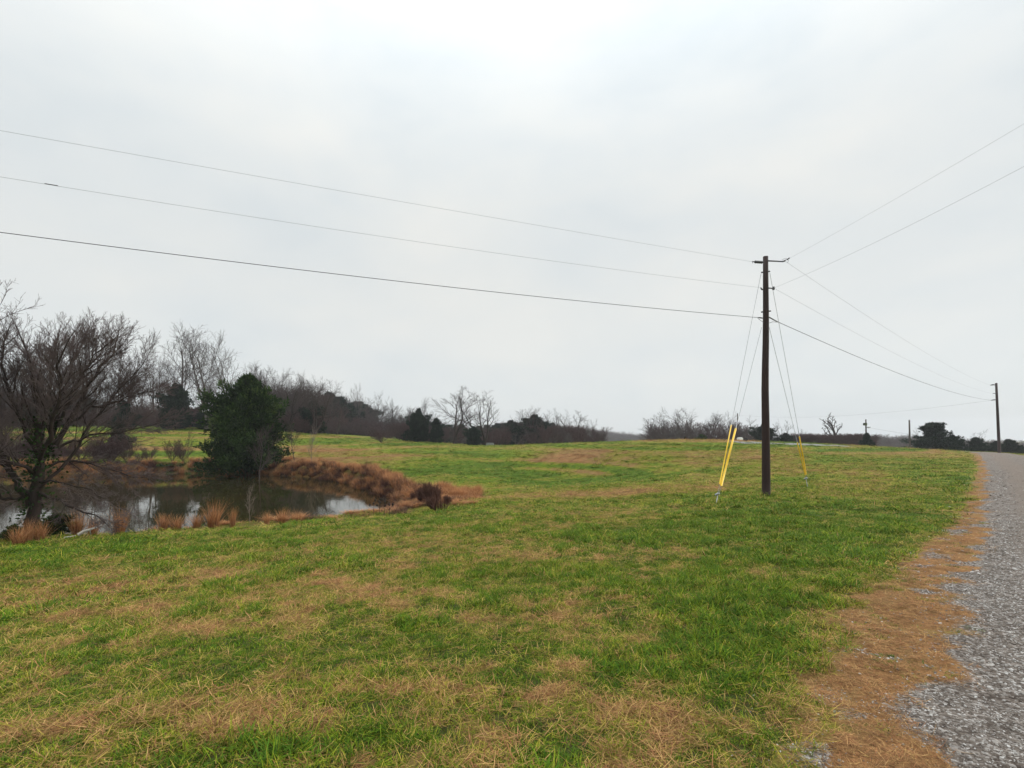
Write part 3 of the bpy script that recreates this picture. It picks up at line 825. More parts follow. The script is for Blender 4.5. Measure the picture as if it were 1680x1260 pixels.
# --- treeline trees
GL = 'bare trees of the wood across the pond'
for k, px, ty, d, lab, wx in [
 ('tall', 303, 529, 80, 'tall slender bare tree above the dark evergreens, first of the three tallest', 1.25),
 ('tall2', 350, 534, 79, 'tall forked bare tree just left of the big cedar, middle of the three tallest', 1.2),
 ('tall3', 386, 545, 81, 'tall bare tree rising right behind the top of the big cedar', 1.25),
 ('tall3', 262, 566, 82, 'slim bare tree left of the three tallest trees', .8),
 ('tall', 218, 572, 84, 'bare grey tree showing right of the pond tree crown', .9),
 ('tall2', 165, 585, 86, 'bare tree behind the right branches of the pond tree', .9),
 ('tall', 60, 585, 86, 'bare tree hidden mostly behind the stems of the pond tree', .9),
 ('round', 238, 610, 80, 'reddish twiggy bare tree low before the taller slim ones', .8),
 ('tall2', 435, 598, 90, 'bare tree right of the big cedar top, paler and farther', .9),
 ('oak', 470, 602, 84, 'broad brown bare tree in the rounded clump right of the big cedar', .85),
 ('oak', 517, 609, 80, 'broad dark bare oak with arching outer limbs, right end of the rounded clump', .95),
 ('round', 553, 655, 100, 'low reddish bare tree beside the arching oak', .9),
 ('tall3', 592, 628, 140, 'slim pale bare tree standing alone above the low brown woods', .8),
 ('tall', 622, 640, 142, 'narrow bare tree next right of the slim pale one', .75),
 ('open', 648, 650, 138, 'bushy bare tree left of the dark evergreen by the field edge', .7),
 ('tall2', 690, 650, 100, 'bare tree whose twigs fan out above the dark evergreen', .7),
]:
    place_tree(k, px, ty, d, lab, GL, wx=wx)
for k, px, ty, d, lab, wx in [
 ('open', 745, 627, 95, 'tall open bare tree with forked trunk, left of the two at the field edge', 1.3),
 ('open2', 795, 639, 95, 'open bare tree with spreading limbs, right of the two at the field edge', 1.25),
 ('open', 838, 688, 108, 'low bare tree in the dark copse left of the ivy covered one', .8),
 ('oak', 878, 664, 112, 'dark bare tree with ivy, tallest of the copse in mid distance', 1.1),
 ('open2', 910, 668, 114, 'pale topped bare tree between the ivy tree and the rounded one', .8),
 ('open', 940, 669, 116, 'rounded bare tree near the right end of the copse', 1.25),
 ('wide', 963, 684, 118, 'last low bare tree at the right end of the copse', .7),
]:
    place_tree(k, px, ty, d, lab, 'bare trees beyond the middle of the pasture', wx=wx)
for k, px, ty, d, lab, wx in [
 ('open', 1112, 674, 129, 'bare tree between the leaning one and the largest on the rise', 1.2),
 ('oak', 1158, 672, 131, 'bare tree filling in behind the largest hilltop tree', 1.1),
 ('open2', 1083, 676, 125, 'leaning bare tree at the left end of the clump on the rise', 1.2),
 ('wide', 1140, 663, 128, 'wide many stemmed bare tree, largest of the clump on the rise', 1.35),
 ('tall2', 1166, 680, 126, 'bare tree on the right shoulder of the largest hilltop tree', .9),
 ('tall', 1193, 672, 130, 'slender bare tree behind the yellow guards left of the near pole', .9),
 ('faint', 1232, 680, 135, 'faint pale bare tree just left of the near utility pole', 1.3),
 ('open', 1288, 686, 110, 'dark bare tree with a curved trunk right of the near pole', .7),
 ('round', 1312, 703, 112, 'small brownish bare tree behind the right yellow guards', .8),
 ('snag', 1371, 676, 105, 'lone dead tree with bare stubby limbs and no twigs', 1.7),
 ('faint', 1503, 700, 115, 'thin pale tree at the left side of the ragged cedar', 1.0),
 ('faint', 1606, 703, 125, 'very faint pale tree behind the cedars near the road crest', 1.6),
]:
    place_tree(k, px, ty, d, lab, 'bare trees along the horizon right of centre', wx=wx)

GE = 'dark evergreens along the far edge of the fields'
for k, px, ty, d, lab, wx in [
 ('cedar_round', 290, 626, 78, 'dark evergreen with flat top below the tallest bare trees', .8),
 ('cedar_cone', 204, 655, 77, 'dark narrow evergreen behind the right branches of the pond tree', .95),
 ('cedar_round', 65, 655, 80, 'dark evergreen seen through the stems of the pond tree', .9),
 ('cedar_cone', 196, 694, 54, 'small dark cedar on the grass slope above the left of the pond', 1.0),
 ('cedar_round', 340, 668, 80, 'dark evergreen filling the gap left of the big cedar', .9),
 ('cedar_round', 515, 655, 84, 'dark evergreen under the arching bare oak', .85),
 ('cedar_round', 687, 668, 92, 'rounded dark evergreen standing out at the field edge', .72),
 ('cedar_cone', 716, 684, 94, 'narrow dull evergreen tucked right of the rounded one', .8),
 ('cedar_round', 776, 698, 88, 'small dark evergreen bush in front of the two open bare trees', .85),
 ('cedar_round', 877, 678, 112, 'dark evergreen mass at the heart of the mid distance copse', .95),
 ('cedar_round', 845, 692, 111, 'low dark evergreen at the left of the mid distance copse', .95),
 ('cedar_round', 1252, 694, 100, 'dark evergreen partly hidden behind the near utility pole', .95),
 ('cedar_round', 1288, 709, 100, 'low dark evergreen spreading right from behind the near pole', 1.2),
 ('cedar_cone', 1422, 709, 85, 'small dark cedar at the foot of the pole with a transformer', 1.15),
 ('cedar_ragged', 1530, 691, 84, 'large ragged cedar with layered branches right of the thin pole', 1.25),
 ('cedar_round', 1562, 712, 83, 'low dark cedar joined to the right side of the ragged one', 1.05),
 ('cedar_ragged', 1602, 716, 88, 'dark cedar beyond the road crest, nearest to the ragged one', .95),
 ('cedar_round', 1633, 722, 88, 'low dark cedar just left of the far utility pole', .9),
 ('cedar_ragged', 1655, 719, 88, 'dark pointed cedar just right of the far utility pole', .95),
 ('cedar_round', 1676, 729, 90, 'lowest dark cedar at the right end of the row', .9),
]:
    place_tree(k, px, ty, d, lab, GE, name='evergreen_tree', wx=wx)
cb = hit(402, 779)
place_tree('cedar_big', 408, 609, 42.8, 'large dense dark green cedar standing on the far bank of the pond', None, name='cedar_tree', wx=.84)

# saplings and small bare things
GS = 'thin saplings round the pond'
for k, px, ty, d, lab, wx in [
 ('sapling', 412, 787, 16.4, 'small pale sapling on the near bank before the big cedar', .8),
 ('sapling2', 427, 690, 38.3, 'pale leafless sapling against the right half of the big cedar', 1.0),
 ('sapling2', 485, 678, 43.5, 'leafless sapling with dark thin trunk right of the big cedar', 1.0),
 ('sapling', 512, 694, 44.5, 'slanting leafless sapling at the right of the far bank', .9),
 ('sapling2', 310, 700, 48, 'thin dark sapling on the far bank left of the big cedar', .6),
]:
    place_tree(k, px, ty, d, lab, GS, name='sapling', cat='sapling', wx=wx, lean=.12 if px == 512 else 0)
def small_bush(px, ty, d, lab, kind='bush_dark', group=None, wx=1.0, name='bush'):
    place_tree(kind, px, ty, d, lab, group, name=name, cat='bush', wx=wx)
small_bush(1151, 711, 84, 'round black looking bush below the hilltop clump of bare trees', wx=1.2)
small_bush(92, 838, 14.4, 'dark evergreen bush right of the pond tree trunk', wx=1.3)
small_bush(22, 858, 13.6, 'dark low bush left of the pond tree trunk', wx=1.2)
place_tree('thicket', 626, 707, 82, 'low rounded reddish brown bush alone on the far grass', None, name='bush', cat='bush', wx=2.4)

# --- woods as masses
def topcurve(px):
    return np.interp(px, [-400, 0, 120, 250, 330, 420, 470, 530, 560, 620, 680, 720, 800, 860, 900, 960, 1000], [600, 612, 622, 636, 650, 628, 622, 640, 655, 668, 680, 690, 694, 688, 690, 700, 708])
def tree_proto(kind):
    tm, cm, H = PT[kind]
    import bmesh
    bm = bmesh.new(); bm.from_mesh(tm); bm.from_mesh(cm)
    me = bpy.data.meshes.new(kind + '_whole'); bm.to_mesh(me); bm.free()
    me.materials.append(cm.materials[0])
    me.transform(__import__('mathutils').Matrix.Scale(1.0 / H, 4))
    return bpy.data.objects.new(kind + '_whole', me)
def woods(name, label, kinds, specs, cat='woods'):
    loc = []; scl = []; pk = []
    for px, ty, d, wx, k in specs:
        x, zb, s = base_and_scale(px, ty, d, 1.0)
        if s < .6: continue
        loc.append((x, d, zb - .05)); scl.append((s * wx, s * wx, s)); pk.append(k)
    n = len(loc)
    print(name, n)
    return scatter(name, label, cat, [tree_proto(k) for k in kinds], loc, pk, np.stack([np.zeros(n), np.zeros(n), rng.uniform(0, 6.28, n)], 1), scl)
sp = []
for i in range(330):
    px = rng.uniform(-420, 700); d = rng.uniform(90, 150) if px < 520 else rng.uniform(140, 175)
    sp.append((px, topcurve(px) + abs(rng.normal(0, 14)) + rng.uniform(-8, 14) + (14 if px < 430 else 0), d, rng.uniform(.9, 1.4), rng.choice([0, 1, 2, 3], p=[.38, .27, .27, .08])))
for i in range(58):
    px = rng.uniform(-260, 470)
    sp.append((px, np.interp(px, [-260, 0, 230, 300, 420, 470], [560, 578, 585, 592, 594, 606]) + rng.uniform(-6, 36), rng.uniform(86, 100), rng.uniform(.9, 1.3), 2))
for i in range(34):
    px = rng.uniform(430, 690)
    sp.append((px, np.interp(px, [430, 550, 600, 690], [606, 630, 652, 670]) + rng.uniform(-4, 22), rng.uniform(92, 104) if px < 530 else rng.uniform(138, 150), rng.uniform(.8, 1.2), rng.choice([1, 2])))
for i in range(90):
    px = rng.uniform(690, 985); d = rng.uniform(118, 170)
    sp.append((px, topcurve(px) + abs(rng.normal(0, 9)) - 4, d, rng.uniform(.9, 1.4), rng.choice([0, 1, 2, 3], p=[.15, .25, .35, .25])))
woods('woods', 'brown leafless woods filling in behind the field edge', ['round', 'oak', 'tall', 'cedar_round'], sp)
sp = []
for i in range(230):
    px = rng.uniform(-420, 690); d = rng.uniform(81, 90) if px < 530 else (rng.uniform(126, 140) if px < 650 else rng.uniform(100, 112))
    sp.append((px, np.interp(px, [-400, 0, 420, 560, 700], [668, 672, 672, 686, 700]) + rng.uniform(-6, 16), d, rng.uniform(.9, 1.8), 0))
for i in range(80):
    px = rng.uniform(690, 985); d = rng.uniform(100, 116)
    sp.append((px, rng.uniform(694, 719), d, rng.uniform(.7, 1.5), int(rng.integers(0, 3))))
for i in range(70):
    px = rng.uniform(1070, 1250); d = rng.uniform(118, 132)
    sp.append((px, rng.uniform(690, 719), d, rng.uniform(.8, 1.4), int(rng.integers(0, 3))))
for i in range(110):
    px = rng.uniform(1300, 1425); d = rng.uniform(98, 112)
    sp.append((px, rng.uniform(709, 723), d, rng.uniform(.8, 1.6), 0))
for i in range(60):
    px = rng.uniform(-250, 335)
    sp.append((px, rng.uniform(718, 752) - (12 if px < 230 else 0), rng.uniform(45.5, 49), rng.uniform(.8, 1.5), 0))
woods('undergrowth', 'reddish brown thicket and brush under the far trees', ['thicket', 'wide', 'open2'], sp, 'undergrowth')
# far woods on the ridge and along the right horizon
sp = []
for i in range(900):
    px = rng.uniform(820, 1075); d = rng.uniform(520, 700)
    x = (px - 840) / FPX * d; zb = float(gz(x, d)[0]); t = zb + rng.uniform(9, 15)
    sp.append((px, 715 - (t - EYE) / d * FPX, d, rng.uniform(.8, 1.2), int(rng.integers(0, 2))))
for i in range(700):
    px = rng.uniform(1180, 1780); d = rng.uniform(240, 330)
    ty = np.interp(px, [1180, 1300, 1400, 1500, 1600, 1680], [719, 716, 712, 712, 719, 722]) + rng.uniform(-1, 6)
    sp.append((px, ty, d, rng.uniform(.8, 1.2), int(rng.integers(0, 2))))
woods('far_woods', 'hazy blue grey woods along the horizon', ['round', 'wide'], sp)

# ------------------------------------------------------------------ the big pond tree
def pond_tree():
    D0 = 14.2; KD = 14.2 / 16.4
    b = P(52, 884, D0); zb = float(gz(b[0], b[1])[0])
    root = empty('pond_tree', (b[0], b[1], zb), 'large leafless many stemmed tree leaning over the near left bank of the pond', 'tree')
    off = np.array([b[0], b[1], zb])
    sk = Skel(); r = np.random.default_rng(5)
    q = dict(DEF); q.update(seg=[8, 5, 4, 3, 2], n=[0, 8, 5, 4, 0], t0=[.2, .12, .12, .1, 0], ang=[45, 32, 30, 32, 40], ratio=[.5, .62, .58, .55, .5], up=[.0, .06, .05, .03, .02], rr=[.5, .45, .5, .6, .6], wander=[.08, .07, .09, .12, .14], rmin=.0040, maxl=4, split=1, envelope=.3)
    def limb(px_pts, r0, r1, nch, clen, up=.07, t0=.25, droop=False):
        c = np.array([P(a, b_, d_ * KD) for a, b_, d_ in px_pts]) - off; clen *= KD; r0 *= KD; r1 *= KD
        t = np.linspace(0, 1, len(c)); tt = np.linspace(0, 1, 12)
        pp = np.stack([np.interp(tt, t, c[:, k]) for k in range(3)], 1)
        for _ in range(2):
            pp[1:-1] = .25 * pp[:-2] + .5 * pp[1:-1] + .25 * pp[2:]
        pp[1:] += r.normal(0, .03, (11, 3))
        rad = np.linspace(r0 * .85, r1 * .7, 12); nch = int(nch * 1.35); clen *= 1.12
        sk.add(list(pp), list(rad), 8, 'trunk')
        qq = dict(q); qq['up'] = [0, up, up * .8, .05, .03]
        az = r.uniform(0, 6.28)
        for i in range(nch):
            tc = t0 + (1 - t0) * (i + r.random()) / nch; f = tc * 11; k = min(int(f), 10)
            bp = pp[k] + (pp[k + 1] - pp[k]) * (f - k); bd = unit(pp[k + 1] - pp[k]); az += 2.4
            ref = np.array([0, 0, 1.0]) if abs(bd[2]) < .9 else np.array([1.0, 0, 0])
            u = unit(np.cross(bd, ref)); w = np.cross(bd, u); a = r.uniform(.35, .85)
            dd = unit(bd * math.cos(a) + (u * math.cos(az) + w * math.sin(az)) * math.sin(a) + np.array([0, 0, .0 if droop else .25]))
            grow(sk, r, bp, dd, clen * r.uniform(.7, 1.2) * (1.15 - .5 * tc), min(rad[k] * .42, .028), 1, qq)
        grow(sk, r, pp[-1], unit(pp[-1] - pp[-2]), clen * .8, r1, 1, qq)
    # main stems: pixel waypoints with depth
    limb([(52, 886, 16.4), (58, 820, 16.4), (64, 770, 16.4), (66, 715, 16.3), (62, 650, 16.3), (50, 585, 16.2)], .23, .035, 14, 1.3, t0=.4)
    limb([(60, 790, 16.4), (78, 735, 16.6), (92, 685, 16.8), (108, 625, 17.1), (128, 575, 17.3)], .13, .03, 14, 1.25, t0=.3)
    limb([(90, 730, 16.6), (118, 680, 16.8), (142, 640, 17.0), (168, 600, 17.2), (188, 572, 17.3)], .10, .025, 13, 1.1, t0=.25)
    limb([(64, 760, 16.4), (84, 710, 15.8), (98, 650, 15.3), (96, 590, 15.0)], .09, .03, 12, 1.15, t0=.3)
    limb([(66, 740, 16.4), (72, 680, 17.2), (82, 625, 17.8), (88, 580, 18)], .09, .03, 12, 1.2, t0=.3)
    limb([(50, 830, 16.4), (28, 790, 16.3), (8, 755, 16.2), (-20, 700, 16.2), (-30, 620, 16.2)], .14, .04, 14, 1.4, t0=.3)
    limb([(60, 740, 16.3), (35, 690, 16.0), (14, 640, 15.8), (6, 585, 15.6)], .09, .03, 13, 1.2, t0=.25)
    limb([(100, 690, 16.7), (112, 650, 16.2), (140, 605, 16.0), (158, 575, 16)], .06, .02, 12, 1.1, t0=.2)
    # low limbs
    limb([(66, 800, 16.4), (110, 762, 16.8), (145, 700, 17.2), (185, 650, 17.6), (232, 605, 18.0)], .07, .016, 13, 1.1, t0=.3, up=.08)
    limb([(100, 700, 16.7), (150, 672, 17.2), (200, 655, 17.8), (245, 640, 18.3)], .06, .015, 10, 1.0, t0=.2, up=.07)
    limb([(95, 735, 16.6), (140, 715, 17.0), (200, 708, 17.6), (262, 695, 18.2)], .055, .014, 10, .95, t0=.25, up=.03, droop=True)
    limb([(60, 805, 16.4), (95, 818, 16.2), (130, 838, 16.0), (165, 850, 15.9)], .065, .02, 8, .7, t0=.2, up=0, droop=True)
    limb([(64, 770, 16.4), (115, 752, 17), (170, 765, 17.8), (235, 785, 18.6)], .055, .013, 12, .9, t0=.3, up=-.02, droop=True)
    limb([(58, 810, 16.4), (20, 818, 16.2), (-20, 812, 16), (-60, 820, 16)], .07, .02, 8, .9, t0=.2, up=.02, droop=True)
    limb([(60, 780, 16.4), (30, 758, 15.7), (-10, 752, 15.2), (-50, 740, 15)], .07, .02, 9, 1.0, t0=.2, up=.05)
    limb([(62, 790, 16.4), (100, 790, 15.8), (140, 800, 15.4), (190, 828, 15.2)], .04, .012, 8, .7, t0=.3, up=-.02, droop=True)
    link(bpy.data.objects.new('trunk', sk.mesh('trunk', 'pond_tree_trunk', M['bark_dark'])), root)
    link(bpy.data.objects.new('crown', sk.mesh('crown', 'pond_tree_crown', M['twig_fine'])), root)
    # ivy on the stems
    C = []
    for (a, b2, c, wdt, n) in [(64, 705, 16.3, .28, 260), (66, 745, 16.3, .34, 420), (60, 780, 16.35, .34, 420), (84, 690, 16.6, .22, 200), (56, 815, 16.4, .3, 260), (46, 850, 16.4, .3, 220)]:
        p = P(a, b2, c * KD) - off
        C.append(p + r.normal(0, 1, (n, 3)) * np.array([wdt * .7, wdt * .7, wdt * 1.2]))
    C = np.vstack(C)[::2]; n = len(C)
    dj = unit(r.normal(0, 1, (n, 3))); dj = r.normal(0, 1, (n, 3)); dj /= np.linalg.norm(dj, axis=1)[:, None]
    s2 = np.cross(dj, r.normal(0, 1, (n, 3))); s2 /= np.linalg.norm(s2, axis=1)[:, None]
    V = np.stack([C, C + dj * .05 - s2 * .035, C + dj * .10, C + dj * .05 + s2 * .035], 1).reshape(-1, 3)
    me = np_mesh('ivy', V, np.arange(4 * n).reshape(-1, 4), M['cedar']); fattr(me, 'bl', np.repeat(r.uniform(.1, .7, n), 4))
    link(bpy.data.objects.new('ivy', me), root)
pond_tree()

def edge_tree():
    b = P(-235, 918, 12.6); zb = float(gz(b[0], b[1])[0])
    root = empty('bare_tree', (b[0], b[1], zb), 'purplish bare branches reaching in from beyond the left edge, above the pond tree', 'tree')
    tm, cm, H = tree_meshes('edge', 41, 7.5, .22, M['bark_dark'], M['twig_fine'], stems=4, spread=.55, split=2, n=[9, 7, 6, 5, 0], t0=[.25, .15, .12, .1, 0], ang=[48, 40, 38, 38, 38], ratio=[.52, .52, .5, .5, .5], up=[.04, .10, .08, .05, .03], rmin=.0045, seg=[8, 5, 4, 3, 2], maxl=4)
    link(bpy.data.objects.new('trunk', tm), root); link(bpy.data.objects.new('crown', cm), root)
edge_tree()

# ------------------------------------------------------------------ sedge, brush, weeds
def stalk_mesh(name, seed, mat, n, rad, lmin, lmax, width, lean, bend=.35):
    V, F, B, H = ribbon_clump(n, rad, lmin, lmax, width, bend, seed=seed, lean=lean)
    me = np_mesh(name, V, F, mat); fattr(me, 'bl', B); fattr(me, 'hh', H)
    return me
SG = [stalk_mesh('sedge_stalks', 50 + i, M['sedge'], 210, .10, .45, .95, .0075, .15 + .03 * i, .28) for i in range(4)]
BRM = [stalk_mesh('brush_stems', 60 + i, M['brush'], 120, .22, .35, 1.0, .012, .38, .2) for i in range(3)]
WG = [stalk_mesh('weed_leaves', 70 + i, M['weedgreen'], 150, .09, .03, .08, .010, .8, 1.0) for i in range(2)]
def mesh_thing(name, me, px, py, lab, cat, group, s=(1, 1, 1), d=None):
    h = hit(px, py) if d is None else None
    if h is None:
        dd = d or 18; x = P(px, py, dd)[0]; h = (x, dd, float(gz(x, dd)[0]))
    o = link(bpy.data.objects.new(name, me)); o.location = (h[0], h[1], h[2] - .02); o.scale = s; o.rotation_euler = (0, 0, rng.uniform(0, 6.28))
    return tag(o, lab, cat, group)
GT = 'clumps of orange broomsedge along the near bank'
for i, (px, py, s, w_, lab) in enumerate([
 (30, 893, .55, 1.2, 'small orange sedge clump at the left edge of the near bank'),
 (47, 890, .8, .8, 'ragged orange sedge clump at the foot of the pond tree'),
 (66, 888, .7, 1.0, 'orange sedge clump just right of the pond tree trunk base'),
 (126, 880, 1.12, 1.1, 'tall upright orange sedge clump at the left end of the white branch'),
 (152, 880, .7, 1.0, 'short orange sedge clump below the white fallen branch'),
 (176, 877, .9, .8, 'pale orange sedge clump at the right end of the white branch'),
 (196, 876, 1.10, 1.2, 'tall broad orange sedge clump with an even flat top'),
 (236, 872, .45, 1.4, 'low wide orange sedge clump right of the tall broad one'),
 (268, 871, .75, 1.1, 'low orange sedge clump, left of a pair before the dark water'),
 (290, 870, .62, 1.2, 'low orange sedge clump, right of a pair before the dark water'),
 (322, 867, .65, 1.0, 'short orange sedge clump just left of the fan shaped one'),
 (350, 867, 1.15, 1.5, 'wide fan shaped orange sedge clump, brightest on the near bank'),
 (382, 865, .85, .7, 'narrow orange sedge clump beside the pale sapling'),
 (438, 861, .6, .7, 'thin orange sedge clump right of the pale sapling'),
 (463, 860, .7, 1.0, 'orange sedge clump left of the bright water'),
 (486, 858, .6, 1.2, 'low orange sedge clump at the edge of the bright water')]):
    mesh_thing('broomsedge_clump', SG[i % 4], px, py, lab, 'grass clump', GT, (w_, w_, s))
GB = 'brushy shrubs at the right end of the pond'
for i, (px, py, s, w_, lab) in enumerate([
 (722, 838, 1.0, 1.4, 'low reddish brush on the far right slope past the pond tip'),
 (662, 800, 1.0, 1.5, 'dark brush above the narrow end of the pond'),
 (603, 772, 1.1, 1.5, 'brown brush clump on the far bank where the shore bends'),
 (632, 783, 1.0, 1.7, 'dark brown brush on the far shore right of the bend')]):
    mesh_thing('brush', BRM[i % 3], px, py, lab, 'shrub', GB, (w_, w_, s))

for px, ty, d, wx, lab in [(704, 787, 20.4, 1.0, 'tall dark brown brush at the right tip of the pond'), (690, 795, 21.6, 1.2, 'dark brown brush merging with the left of the tallest one'),
                           (716, 793, 20.9, .9, 'narrow brown brush leaning on the right side of the tallest one'), (708, 812, 19.0, 1.3, 'dark brush in front of the tallest one at the pond tip'),
                           (678, 806, 22.6, 1.2, 'dark brush left of the pond tip, lower than its neighbours'), (734, 810, 20.6, 1.3, 'low brush trailing off right of the pond tip'), (756, 818, 21.2, 1.3, 'last low brush before open grass right of the pond tip')]:
    place_tree('brush', px, ty, d, lab, GB, name='brush', cat='shrub', wx=wx)
def shore_scatter():
    n0 = 34000
    x = rng.uniform(-55, -1.5, n0); y = rng.uniform(10, 54, n0)
    sd = pond_sd(x, y); nz = fbm(x * .35, y * .35, 3)
    px = 840 + FPX * x / y
    right = sstep(470, 640, px)
    near = y < 24
    tip = np.exp(-(((px - 690) / 60) ** 2 + ((y - 26) / 4.5) ** 2))
    wid = np.where(near, .9 + 1.2 * right, 1.1 + .5 * right) + (nz - .5) * 1.6
    p = (sd > -.15) & (sd < wid)
    dens = np.where(near, .4 + .4 * right, .5)
    slope = (~near) & (px > 455) & (px < 650) & (sd > 0) & (sd < 4.5 + 4 * (nz - .5))       # sedge slope
    tipz = (px > 640) & (px < 790) & (y > 17.5) & (y < 27) & (sd > 0) & (nz + .30 * (790 - px) / 150 > .52)
    keep = (p & (rng.random(n0) < dens)) | (slope & (rng.random(n0) < .5 * sstep(.3, .6, fbm(x * .9, y * .9, 2)))) | (tipz & (rng.random(n0) < .55))
    x, y, sd, nz, px, right, near, slope, tipz = [q[keep] for q in (x, y, sd, nz, px, right, near, slope, tipz)]
    z = gz(x, y); n = len(x)
    darkp = np.where(near, .10 + .1 * right, np.where(sd < 1.2, .42, .05))
    darkp = np.where(tipz & (px < 700), .5, darkp)
    dark = rng.random(n) < darkp
    pick = np.where(dark, rng.integers(4, 7, n), rng.integers(0, 4, n))
    green = (~near) & (px > 250) & (px < 400) & (rng.random(n) < .45)
    pick = np.where(green, rng.integers(7, 9, n), pick)
    s = np.where(near, rng.uniform(.10, .30, n) * (1 + .2 * right), rng.uniform(.35, .8, n)) * np.where(tipz, .9, 1)
    s = np.where(slope & (sd > 1.6), rng.uniform(.16, .38, n), s)
    s = np.where(near & (px > 520) & (px < 655), s * .55, s)
    w_ = np.where(pick >= 7, 5, 1.25) * rng.uniform(.8, 1.3, n)
    s = np.where(pick >= 7, 4.5, s)
    protos = [bpy.data.objects.new('sedge', m) for m in SG] + [bpy.data.objects.new('brush', m) for m in BRM] + [bpy.data.objects.new('weeds', m) for m in WG]
    print('shore', n)
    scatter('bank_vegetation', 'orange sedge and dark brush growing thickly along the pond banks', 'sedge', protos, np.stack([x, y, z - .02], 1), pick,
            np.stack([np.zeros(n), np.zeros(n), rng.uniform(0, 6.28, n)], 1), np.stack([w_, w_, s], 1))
shore_scatter()
for i, (px, py, s, lab) in enumerate([(1500, 919, 1.0, 'small green weed in the orange thatch, farthest of three beside the drive'),
                            (1478, 1094, 1.2, 'dark green weed patch on the thatch nearest the camera'),
                            (1488, 953, 1.1, 'low green weed strip midway along the thatch verge')]):
    mesh_thing('weed', WG[i % 2], px, py, lab, 'weed', 'green weeds on the drive verge', (s * 1.7, s * 1.3, s * .55))

# dried flower stems with dark seed heads
def seedheads():
    d = 17.6
    for i, (px, ty, lab) in enumerate([(612, 826, 'dry weed stem with dark seed head, leftmost over the bright water'), (622, 822, 'dry weed with two dark seed heads over the bright water'),
                          (630, 818, 'tallest dry weed with dark seed heads by the pond tip'), (638, 827, 'short dry weed with dark heads, rightmost of the row')]):
        b = P(px, 850, d); zb = float(gz(b[0], d)[0]); t = P(px, ty, d)
        root = empty('dry_weed', (b[0], d, zb), lab, 'weed', 'dry weeds with seed heads')
        h = t[2] - zb; T = Tubes(); r = np.random.default_rng(i)
        T.add([(0, 0, 0), (.02, 0, h * .5), (0, 0, h)], [.008, .006, .004], 4)
        for k in range(3 + i % 2):
            a = r.uniform(0, 6.28); e = np.array([math.cos(a) * .14, math.sin(a) * .14, h * r.uniform(.75, .98)])
            T.add([(.01, 0, h * .5), e * .6 + np.array([0, 0, h * .25]), e], [.005, .004, .003], 3)
            Hd = Tubes(); Hd.add([e, e + np.array([0, 0, .05]), e + np.array([0, 0, .1])], [.012, .045, .01], 6, True); Hd.obj('seed_head', M['bark_dark'], root)
        T.obj('stem', M['bark_dark'], root)
seedheads()

# bleached fallen branch
def branch():
    a = P(128, 877, 13.7); b = P(147, 869, 13.8); c = P(168, 861, 14.0)
    T = Tubes(); T.add([a, (a + b) / 2 + np.array([0, 0, .02]), b, c], [.045, .04, .035, .015], 7, True)
    T.add([b, b + np.array([.05, .02, -.25])], [.02, .008], 5, True)
    o = T.obj('fallen_branch', M['pale_wood']); tag(o, 'bleached white fallen branch lying among the sedge on the near bank', 'branch')
    a = P(88, 891, 13.2); c = P(124, 879, 13.7)
    T = Tubes(); T.add([a, (a + c) / 2 + np.array([0, 0, .05]), c], [.02, .025, .015], 6, True)
    o = T.obj('fallen_branch', M['pale_wood']); tag(o, 'thin pale fallen branch lying left of the white one', 'branch')
branch()

# ------------------------------------------------------------------ utility poles
def hardware_insulator(T, a, b, r=.045, discs=4):
    a, b = np.array(a, float), np.array(b, float)
    n = discs * 4 + 1; t = np.linspace(0, 1, n)
    T.add([a + (b - a) * k for k in t], [r if i % 4 in (2,) else r * .45 for i in range(n)], 10, True)

